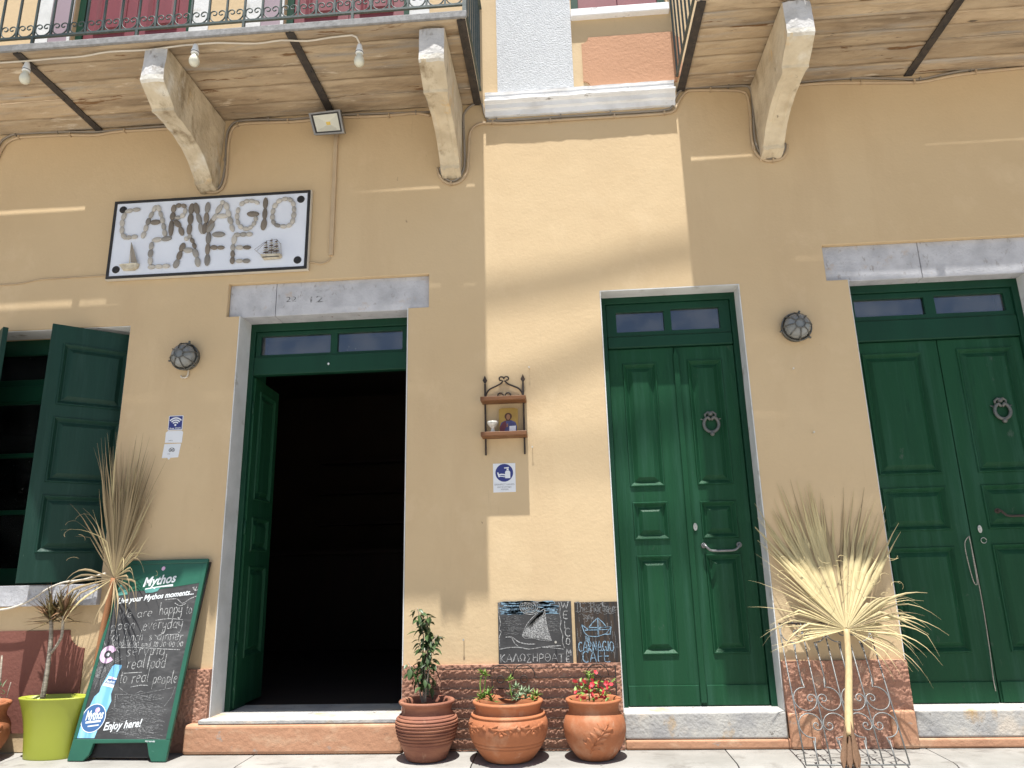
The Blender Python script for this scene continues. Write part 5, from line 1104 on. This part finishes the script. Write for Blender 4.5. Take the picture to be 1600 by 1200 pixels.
for a in (8, 24, 40, 56):
    for k in range(4): leaf_relief(mb, cx, cy, r3, A(a + k * 5), .06 + k * .04, A(a + 16 + k * 5), .10 + k * .04, .016, .020)
mb.build('raised_leaf', 'terracotta', left_, recalc=False)
mb = MB(); cx, cy = -.408, -.215
for base in (-58, -8, 38):
    for (a0, z0, a1, z1, w_) in ((-16, .215, 0, .198, .016), (-10, .212, -2, .225, .010), (0, .198, 12, .205, .012), (2, .198, 0, .165, .012), (2, .198, 12, .172, .012), (12, .205, 24, .212, .014), (14, .205, 18, .180, .010), (24, .212, 30, .195, .012), (22, .205, 26, .225, .009), (-2, .196, -8, .172, .010)):
        leaf_relief(mb, cx, cy, r2, A(base + a0), z0, A(base + a1), z1, w_, .009)
    p = surf(cx, cy, .24, A(base + 3), .172, .0); mb.lathe([(0, -.014), (.013, -.006), (.013, .006), (0, .014)], 10, p)
mb.build('raised_garland', 'terracotta', relief, recalc=False)
# lime planter
prof = [(.001, 0)] + dense([(.152, .0), (.158, .004), (.166, .08), (.176, .16), (.192, .24), (.214, .31), (.232, .352)], 5) + [(.236, .358), (.237, .365), (.228, .368), (.212, .362), (.190, .30), (.001, .295)]
lime = pot('lime_planter', -3.405, -.135, prof, 'lime_plastic', 'lime green flared plastic planter with a spiky dracaena', .328, .195, .46, None); lime['category'] = 'planter'
# ------------------------------------------------------------------ plants
def blade(mb, base, dirv, ln, wd, droop=0.0, fold=0.25, seg=5, side=None, taper=.35):
    """A strap leaf: folded along its midrib, drooping with length."""
    dirv = Vector(dirv).normalized(); p = Vector(base); vs = []
    s_ = Vector(side) if side else dirv.cross(Vector((0, 0, 1)))
    if s_.length < 1e-4: s_ = Vector((1, 0, 0))
    s_.normalize()
    for i in range(seg + 1):
        t_ = i / seg; w_ = wd * (min(1, t_ / taper + .25) if t_ < taper else (1 - (t_ - taper) / (1 - taper)) ** .8) * .5 + .0004
        up_ = s_.cross(dirv).normalized()
        vs += [p + s_ * w_ + up_ * w_ * fold, p, p - s_ * w_ + up_ * w_ * fold]
        dirv = (dirv + Vector((0, 0, -droop / seg))).normalized(); p = p + dirv * (ln / seg)
    mb.add(vs, [(3 * i + k, 3 * i + k + 1, 3 * i + k + 4, 3 * i + k + 3) for i in range(seg) for k in range(2)], True); return mb
PL = empty('dracaena_plant', 'spiky bronze dracaena with pale trunk growing in the lime planter', 'plant', (-3.42, -.135, .33))
YD = -.135
tr = smooth([P(66, 1094, YD), P(72, 1060, YD), P(76, 1030, YD), P(79, 1005, YD), P(80, 985, YD), P(80, 962, YD)], 4); MB().tube(tr, [.016 - .004 * i / (len(tr) - 1) + random.uniform(-.0012, .0012) for i in range(len(tr))], 9).build('trunk', 'bark_pale', PL)
tr = smooth([P(80, 1020, YD), P(86, 1012, YD - .01), P(92, 1003, YD - .015), P(97, 990, YD - .02), P(99, 962, YD - .02)], 4); MB().tube(tr, .009, 8).build('branch', 'bark_pale', PL)
for (px, py, dy, n, ln) in ((80, 968, 0, 60, .20), (99, 966, -.02, 54, .18)):
    c = P(px, py, YD + dy)
    for k in range(n):
        a = random.uniform(0, 2 * math.pi); el = math.asin(random.uniform(-.30, .99) ** 1 if random.random() < .6 else random.uniform(.6, .99)); z = random.uniform(-.035, .055); d = Vector((math.cos(a) * math.cos(el), math.sin(a) * math.cos(el) * .75, math.sin(el)))
        l = ln * random.uniform(.65, 1.1) * (1.1 if el > .7 else 1)
        blade(MB(), c + Vector((0, 0, z)), d, l, random.uniform(.011, .018), .12, .4, 4).build('leaf', random.choice(('leaf_bronze', 'leaf_bronze', 'leaf_dry_tip')), PL, recalc=False)
def oval_leaf(ln, wd):
    mb = MB(); vs = []; n = 6
    for i in range(n + 1):
        t_ = i / n; w_ = wd * math.sin(math.pi * min(.97, t_ ** .85)) * .5 + .0006; z = -.25 * ln * t_ * t_
        vs += [(ln * t_, w_, z + w_ * .35), (ln * t_, 0, z), (ln * t_, -w_, z + w_ * .35)]
    mb.add(vs, [(3 * i + k, 3 * i + k + 1, 3 * i + k + 4, 3 * i + k + 3) for i in range(n) for k in range(2)], True); return mb
FI = empty('ficus_shrub', 'leafy upright dark green shrub growing in the ribbed pot', 'plant', (-.915, -.205, .3))
YFc = -.205
stems = [[(662, 1098), (661, 1060), (660, 1030), (662, 1000), (658, 975), (652, 950)], [(664, 1098), (668, 1060), (672, 1030), (676, 1005), (683, 992)], [(660, 1098), (652, 1065), (645, 1050), (638, 1035)], [(665, 1098), (664, 1050), (668, 1015), (667, 980), (668, 962)]]
proto = oval_leaf(.062, .030).build('leaf', 'leaf_dark', FI, recalc=False); first = True
for si, s_ in enumerate(stems):
    pts = smooth([P(x, y, YFc + random.uniform(-.03, .03)) for x, y in s_], 5); MB().tube(pts, [.0065 - .004 * i / (len(pts) - 1) for i in range(len(pts))], 6).build('stem', 'bark_pale', FI)
    n = (84, 60, 24, 58)[si]
    for k in range(n):
        t_ = .18 + .82 * k / n; i = min(len(pts) - 1, int(t_ * (len(pts) - 1))); a = random.uniform(0, 2 * math.pi)
        o = proto if first else proto.copy()
        if not first: COL.objects.link(o); o.parent = FI
        first = False
        p = Vector(pts[i]) + Vector((math.cos(a), math.sin(a), 0)) * random.uniform(.004, .045) * (1.15 - .5 * t_) + Vector((0, 0, random.uniform(-.01, .01)))
        o.location = p - wl(FI); o.rotation_euler = (random.uniform(-.6, .6), random.uniform(-.2, 1.25), a); sc_ = random.uniform(.6, 1.1); o.scale = (sc_, sc_, sc_)
# succulents in the relief pot
SU = empty('succulent_clump', 'pale green succulents spilling inside the wide garland pot', 'plant', (-.408, -.215, .28))
def rosette(c, n, ln, wd, m, up_=.35):
    mb = MB()
    for k in range(n):
        a = random.uniform(0, 2 * math.pi); el = random.uniform(.05, 1.3); blade(mb, c, (math.cos(a) * math.cos(el), math.sin(a) * math.cos(el), math.sin(el)), ln * random.uniform(.6, 1.1), wd, .2, .5, 3)
    mb.build('foliage', m, SU, recalc=False)
for (px, py, dz) in ((757, 1085, 0), (763, 1080, 0), (750, 1087, 0), (768, 1090, 0)): rosette(P(px, py + 6, -.25), 14, .06, .014, 'leaf_light')
for (px, py) in ((800, 1082), (806, 1072), (812, 1086), (822, 1088), (832, 1090), (838, 1084), (815, 1078), (826, 1080), (805, 1090)): rosette(P(px, py + 4, -.22 + random.uniform(-.06, .06)), 20, .05, .010, 'leaf_grey' if px < 828 else 'leaf_light')
for (path, top) in (([(752, 1086), (750, 1070), (752, 1056)], (752, 1052)), ([(756, 1086), (758, 1065), (760, 1055)], (758, 1056)), ([(800, 1090), (797, 1075), (796, 1066)], (796, 1064))):
    MB().tube(smooth([P(x, y, -.23) for x, y in path], 3), .004, 6).build('stem', 'leaf_light', SU)
    rosette(P(top[0], top[1], -.23), 16, .045, .013, 'leaf_light')
# red flowers
RF = empty('red_flower_plant', 'bushy plant with red blossoms growing in the round leaf pot', 'plant', (.118, -.2, .28))
lp_ = oval_leaf(.045, .018).build('leaf', 'leaf_light', RF, recalc=False); first = True
fm = MB()
for k in range(5):
    a = 2 * math.pi * k / 5; vs = [(0, 0, 0)] + [(.017 * math.cos(a + b) * r_, .017 * math.sin(a + b) * r_, .004 + .003 * r_) for b, r_ in ((-.62, .75), (-.25, 1), (.25, 1), (.62, .75))]
    fm.add(vs, [(0, 1, 2), (0, 2, 3), (0, 3, 4)])
fl = fm.build('flower', 'petal_red', RF, recalc=False)
blob = []
for k in range(100):
    px, py = random.gauss(926, 19), random.gauss(1082, 12)
    if not (886 < px < 964 and 1050 < py < 1098): continue
    blob.append((px, py))
for (px, py) in blob:
    a = random.uniform(0, 2 * math.pi); o = lp_ if first else lp_.copy()
    if not first: COL.objects.link(o); o.parent = RF
    first = False; o.location = P(px, py, -.21 + random.uniform(-.08, .06)) - wl(RF); o.rotation_euler = (random.uniform(-.4, .4), random.uniform(-1.1, .2), a); s_ = random.uniform(.55, 1.05); o.scale = (s_, s_, s_)
for (px, py) in ((918, 1052), (921, 1055), (924, 1050), (920, 1060), (926, 1058)):
    o = lp_.copy(); COL.objects.link(o); o.parent = RF; o.location = P(px, py + 4, -.22) - wl(RF); o.rotation_euler = (0, random.uniform(-1.4, -.6), random.uniform(0, 6)); o.scale = (1.1, 1.1, 1.1)
MB().tube([P(921, 1095, -.22), P(920, 1075, -.22), P(921, 1055, -.22)], .004, 6).build('stem', 'leaf_light', RF)
first = True
for (px, py) in ((930, 1051), (908, 1070), (900, 1082), (912, 1066), (926, 1070), (933, 1072), (940, 1076), (948, 1068), (937, 1086), (944, 1082), (924, 1086), (917, 1081), (903, 1090), (950, 1074), (930, 1080), (940, 1090), (898, 1066), (912, 1092), (925, 1064), (906, 1078), (936, 1066), (920, 1074), (946, 1090), (955, 1070), (932, 1092)):
    o = fl if first else fl.copy()
    if not first: COL.objects.link(o); o.parent = RF
    first = False; o.location = P(px, py, -.30 + random.uniform(-.02, .06)) - wl(RF); o.rotation_euler = (random.uniform(.5, 1.4), random.uniform(-.4, .4), random.uniform(0, 6)); s_ = random.uniform(.75, 1.1); o.scale = (s_, s_, s_)
# seedling in the left pot
SD = empty('seedling', 'small green seedling with bare sticks in the pot beside the lime planter', 'plant', (-3.862, -.215, .3))
mb = MB().tube([P(-5, 1090, -.2), P(0, 1062, -.2), P(3, 1024, -.2)], [.008, .007, .005], 6).tube([P(10, 1090, -.2), P(17, 1066, -.2)], .003, 5); mb.build('stem', 'bark_pale', SD)
for k in range(9): blade(MB(), P(random.uniform(-4, 10), random.uniform(1070, 1092), -.2), (random.uniform(-1, 1), random.uniform(-1, .3), random.uniform(.1, 1)), .05, .022, .3, .3, 4).build('leaf', 'leaf_grey', SD, recalc=False)
# ------------------------------------------------------------------ dried palm fans
def fan(name, label, hub, stem, sr, smat, blades, normal, m, m2, hair, extra):
    e = empty(name, label, 'dried palm', stem[0])
    st_ = smooth(stem, 6); MB().tube(st_, [sr * (1.15 - .3 * i / (len(st_) - 1)) for i in range(len(st_))], 10).build('stalk', smat, e)
    nr = Vector(normal).normalized(); ux = Vector((1, 0, 0)); uz = nr.cross(ux).normalized()
    if uz.z < 0: uz = -uz
    for (ang, ln, wd, droop, fwd) in blades:
        a = R_(ang); d = ux * math.cos(a) + uz * math.sin(a) + nr * fwd; base = Vector(hub) + d * .012
        # a fan segment: narrow at the hub, widest at 55 %, then a thin tip; drooping ones curve over
        fold_ = random.uniform(.5, 1.0)
        kink = random.randint(4, 7) if droop > .25 and random.random() < .45 else -1
        seg = 9; p = Vector(base); dv = d.normalized(); vs = []; side = (-ux * math.sin(a) + uz * math.cos(a)).normalized()
        for i in range(seg + 1):
            t_ = i / seg; w_ = wd * (.16 + 1.75 * t_ if t_ < .48 else 1.0 * (1 - (t_ - .48) / .52) ** 1.6 + .05) * .5
            sd_ = (side - dv * side.dot(dv)).normalized(); up_ = sd_.cross(dv).normalized()
            vs += [p + sd_ * w_ + up_ * w_ * fold_, p, p - sd_ * w_ + up_ * w_ * fold_]
            if t_ > .38: dv = (dv + Vector((0, 0, -1)) * droop * (.22 if t_ > .5 else .1) + nr * random.uniform(-.03, .03) + sd_ * random.uniform(-.05, .05)).normalized()
            if i == kink: dv = (dv + sd_ * random.uniform(-.7, .7) + Vector((0, -.2, -.5))).normalized()
            p = p + dv * (ln / seg); lim = -.012
            if p.y > lim: p.y = lim
        MB().add(vs, [(3 * i + k, 3 * i + k + 1, 3 * i + k + 4, 3 * i + k + 3) for i in range(seg) for k in range(2)], True).build('palm_blade', m2 if random.random() < hair else m, e, recalc=False).data.materials.append(MATS['palm_tip_shade'])
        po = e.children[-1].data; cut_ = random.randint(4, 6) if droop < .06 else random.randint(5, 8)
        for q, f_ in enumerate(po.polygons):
            if q // 2 >= cut_: f_.material_index = 1  # outer blade takes the painted shade, from a cut varied per blade
    mb = MB()
    for _ in range(extra):    # loose fibres
        c = Vector(hub) + ux * random.uniform(-.35, .38) + uz * random.uniform(-.05, .45) + Vector((0, -.03, 0)); r = random.uniform(.02, .05); a0 = random.uniform(0, 6)
        mb.tube([c + ux * (r * math.cos(a0 + i * .5)) + uz * (r * .8 * math.sin(a0 + i * .5)) + nr * .01 * i for i in range(6)], .0012, 4)
    mb.build('fibre', m, e, kind='stuff')
    return e
random.seed(21)
ru = random.uniform
hubR = Vector((1.700, -.150, .700))
bl = []
for k in range(20): bl.append((52 + k * 1.5 + ru(-1.2, 1.2), .74 + .010 * k + ru(-.20, .12), ru(.026, .044), .03, ru(-.03, .03)))
for k in range(40): bl.append((87.5 + k * 1.0 + ru(-1.0, 1.0), 1.04 - abs(k - 12) * .006 - ru(0, .22), ru(.028, .044), .02, ru(-.02, .03)))
for k in range(16): bl.append((128 + k * 2.6 + ru(-2, 2), .64 - k * .006 + ru(-.18, .06), ru(.008, .017), .10 + .03 * k * ru(.3, 1.5), ru(0, .2)))
for k in range(7): bl.append((172 + k * 3.6, .46 + ru(-.12, .08), ru(.009, .018), ru(.05, .8), ru(.05, .3)))
for k in range(12): bl.append((50 - k * 4.6 + ru(-2, 2), .44 + ru(-.16, .12), ru(.012, .034), ru(.3, 1.3), ru(0, .3)))
for k in range(16): bl.append((28 - k * 4.8 + ru(-4, 4), .54 + ru(-.22, .14), ru(.006, .013), ru(.5, 1.8), ru(.1, .5)))
pf = fan('dried_palm_fan', 'large pale dried palm fan spread wide behind the leaning iron grille', hubR, [Vector((1.545, -.415, .15)), Vector((1.59, -.335, .30)), Vector((1.655, -.235, .5)), hubR], .021, 'palm_stem', bl, (0, -1, .26), 'dry_palm', 'dry_palm_brown', .10, 40)
pf.location = (1.52, -.46, 0)
for ch in pf.children: ch.location = -Vector((1.52, -.46, 0))
mb = MB()
for k in range(7):
    a = k / 7 * 2 * math.pi; p0 = Vector((1.552 + .016 * math.cos(a), -.408 + .012 * math.sin(a), .20 + .03 * math.sin(k * 2.3))); p1 = Vector((1.515 + .045 * math.cos(a), -.470 + .02 * math.sin(a), -.0))
    blade(mb, p1, p0 - p1, (p0 - p1).length, .030, -.1, .5, 5, None, .2)
mb.build('stalk_base', 'palm_base', pf, recalc=False)
hubL = P(178, 903, -.085)
bl = []
for k in range(34): bl.append((random.gauss(95, 5.5), 1.04 - ru(0, .34), ru(.012, .024), .02, ru(-.06, .10)))
for k in range(30): bl.append((random.gauss(82, 4.0), 1.02 - ru(0, .36), ru(.012, .024), .02, ru(-.06, .10)))
for k in range(9): bl.append((104 + k * 2.9 + ru(-2, 2), .74 - k * .022 + ru(-.2, .05), ru(.008, .015), ru(.1, 1.0), ru(0, .15)))
for k in range(8): bl.append((72 - k * 4.4, .50 + ru(-.22, .06), ru(.008, .016), ru(.0, .5), ru(0, .2)))
for k in range(6): bl.append((160 + k * 12, .38 + ru(-.10, .08), ru(.012, .02), 1.7, .35))
for k in range(13): bl.append((44 - k * 10, .34 + ru(-.10, .18), ru(.010, .02), 1.8, ru(.4, 1.0)))
fan('dried_palm_fan', 'tall closed dried palm fan standing behind the advertising chalkboard', hubL, [P(128, 1172, -.12), P(140, 1110, -.1), P(158, 1000, -.09), hubL], .022, 'palm_stem_brown', bl, (0, -1, .03), 'dry_palm_brown', 'dry_palm', .22, 14)
# ------------------------------------------------------------------ leaning iron grille
GB, GT = (Vector((1.285, -.425, .004)), Vector((1.850, -.425, .004))), (Vector((1.318, -.050, .735)), Vector((1.865, -.050, .735)))
GF = lambda u, v, d=0: (GB[0] * (1 - u) + GB[1] * u) * (1 - v) + (GT[0] * (1 - u) + GT[1] * u) * v + Vector((0, -d, d * .4))
GR = empty('iron_grille', 'grey wrought iron grille of bars and scrolls leaning in front of the plinth', 'iron grille', (1.57, -.425, 0))
for u in (0, .25, .5, .75, 1): MB().tube([GF(u, 0), GF(u, .5), GF(u, 1.0 if u in (0, .25, .5, .75, 1) else .8)], .0042, 6).build('bar', 'grille_iron', GR)
for u in (.125, .375, .625, .875):
    MB().tube([GF(u, .0), GF(u, .155)], .0042, 6).build('bar', 'grille_iron', GR); MB().tube([GF(u, .535), GF(u, .84)], .0042, 6).build('bar', 'grille_iron', GR)
def gscroll(uc, vc, flip, vflip):
    # half-heart: from the bar end, out round the bowl and into a curl beside the long bar
    au, av = .125 * .94, .085
    pts = [(uc, vc + vflip * .105), (uc + flip * .03, vc + vflip * .100)]
    pts += [(uc + flip * au * math.cos(R_(t_)), vc + vflip * av * math.sin(R_(t_))) for t_ in range(70, -181, -14)]
    pts += [(uc - flip * (.118 - .055 * (1 - math.cos(R_(t_ * 1.6)))) , vc + vflip * (.05 * math.sin(R_(t_ * 1.9)))) for t_ in range(10, 100, 20)]
    MB().tube([GF(a, b) for a, b in pts], .0038, 6).build('scroll', 'grille_iron', GR)
def curl(uc, vc, fl, vf, first=True):
    r = .118
    k = .57 / .83   # keep curls round: v is longer than u
    pts = [(uc - fl * .0, vc + vf * .16)] + [(uc + fl * r * math.cos(R_(a)), vc + vf * r * k * math.sin(R_(a)) ) for a in range(100, -175, -15)]
    sp = [(uc - fl * (.062 + .056 * (1 - i / 16) * math.cos(i * .52)), vc + vf * (.0 + .056 * k * (1 - i / 16) * math.sin(i * .52))) for i in range(15)]
    MB().tube([GF(a, b) for a, b in pts + sp], .0038, 6).build('scroll', 'grille_iron', GR)
for j, uc in enumerate((.125, .375, .625, .875)):
    fl = -1 if j % 2 == 0 else 1
    curl(uc, .435, fl, 1); curl(uc, .255, fl, -1)
    curl(uc, .930, fl, -1)
MB().tube([GF(0, 1.0), GF(1, 1.0)], .006, 6).build('top_bar', 'dark_iron', GR); MB().tube([GF(0, .0), GF(1, .0)], .005, 6).build('bottom_bar', 'grille_iron', GR)
# ------------------------------------------------------------------ iron rack along the plinth
RK = empty('iron_rack', 'low dark iron rack of horizontal bars on the plinth behind the pots', 'iron rack', (-.3, -.06, 0))
for k in range(9):
    z = .4885 - k * .0595; xa = -.90 if k > 1 else -.86
    MB().box(xa, .268, -.0500, -.0405, z - .0022, z + .0022).build('bar', 'dark_iron', RK)
for x in (-.905, -.52, .27): MB().box(x - .004, x + .004, -.062, -.0550, 0.0, .50 if x > 0 else .44).build('upright', 'dark_iron', RK)
for (cx_, r) in ((-.465, .072), (-.315, .072), (.155, .072)):
    MB().tube([(a, -.058, b) for a, b in arc(cx_, .440, r, 0, 180, 14)], .0035, 6).build('arch', 'dark_iron', RK)
    MB().tube([(a, -.058, b) for a, b in arc(cx_, .425, .022, -60, 300, 16)], .0035, 6).build('arch', 'dark_iron', RK)
MB().tube([(-.90, -.058, .505), (-.875, -.058, .47), (-.86, -.058, .43)], .0035, 6).tube([(-.242, -.058, .44), (-.225, -.058, .428)], .0035, 6).build('arch', 'dark_iron', RK)
# ------------------------------------------------------------------ overhead wires across the street (outside the picture; their shade crosses the wall)
SD_ = Vector((0, -math.cos(R_(SUN_EL)), math.sin(R_(SUN_EL))))
def over(px0, px1, dist, r, label, ext=6.0):
    a, b = P(*px0), P(*px1); d = (b - a).normalized(); a2, b2 = a - d * ext, b + d * ext
    pts = []
    for i in range(31):
        t_ = i / 30; p = a2.lerp(b2, t_) + SD_ * dist; p.z -= .012 * math.sin(math.pi * t_ * 14); pts.append(p + Vector((0, .003 * math.sin(t_ * 60), 0)))
    o = MB().tube(pts, r, 8).build('overhead_cable', 'black_cable'); tag(o, label, 'cable')
over((765, 462), (1075, 396), 9.0, .032, 'thick overhead cable bundle spanning high above the street')
over((838, 590), (940, 548), 9.5, .026, 'thinner overhead cable strung high above the street')
over((950, 705), (1060, 690), 12.0, .020, 'overhead cable strung high above the narrow door')
bpy.context.view_layer.update()
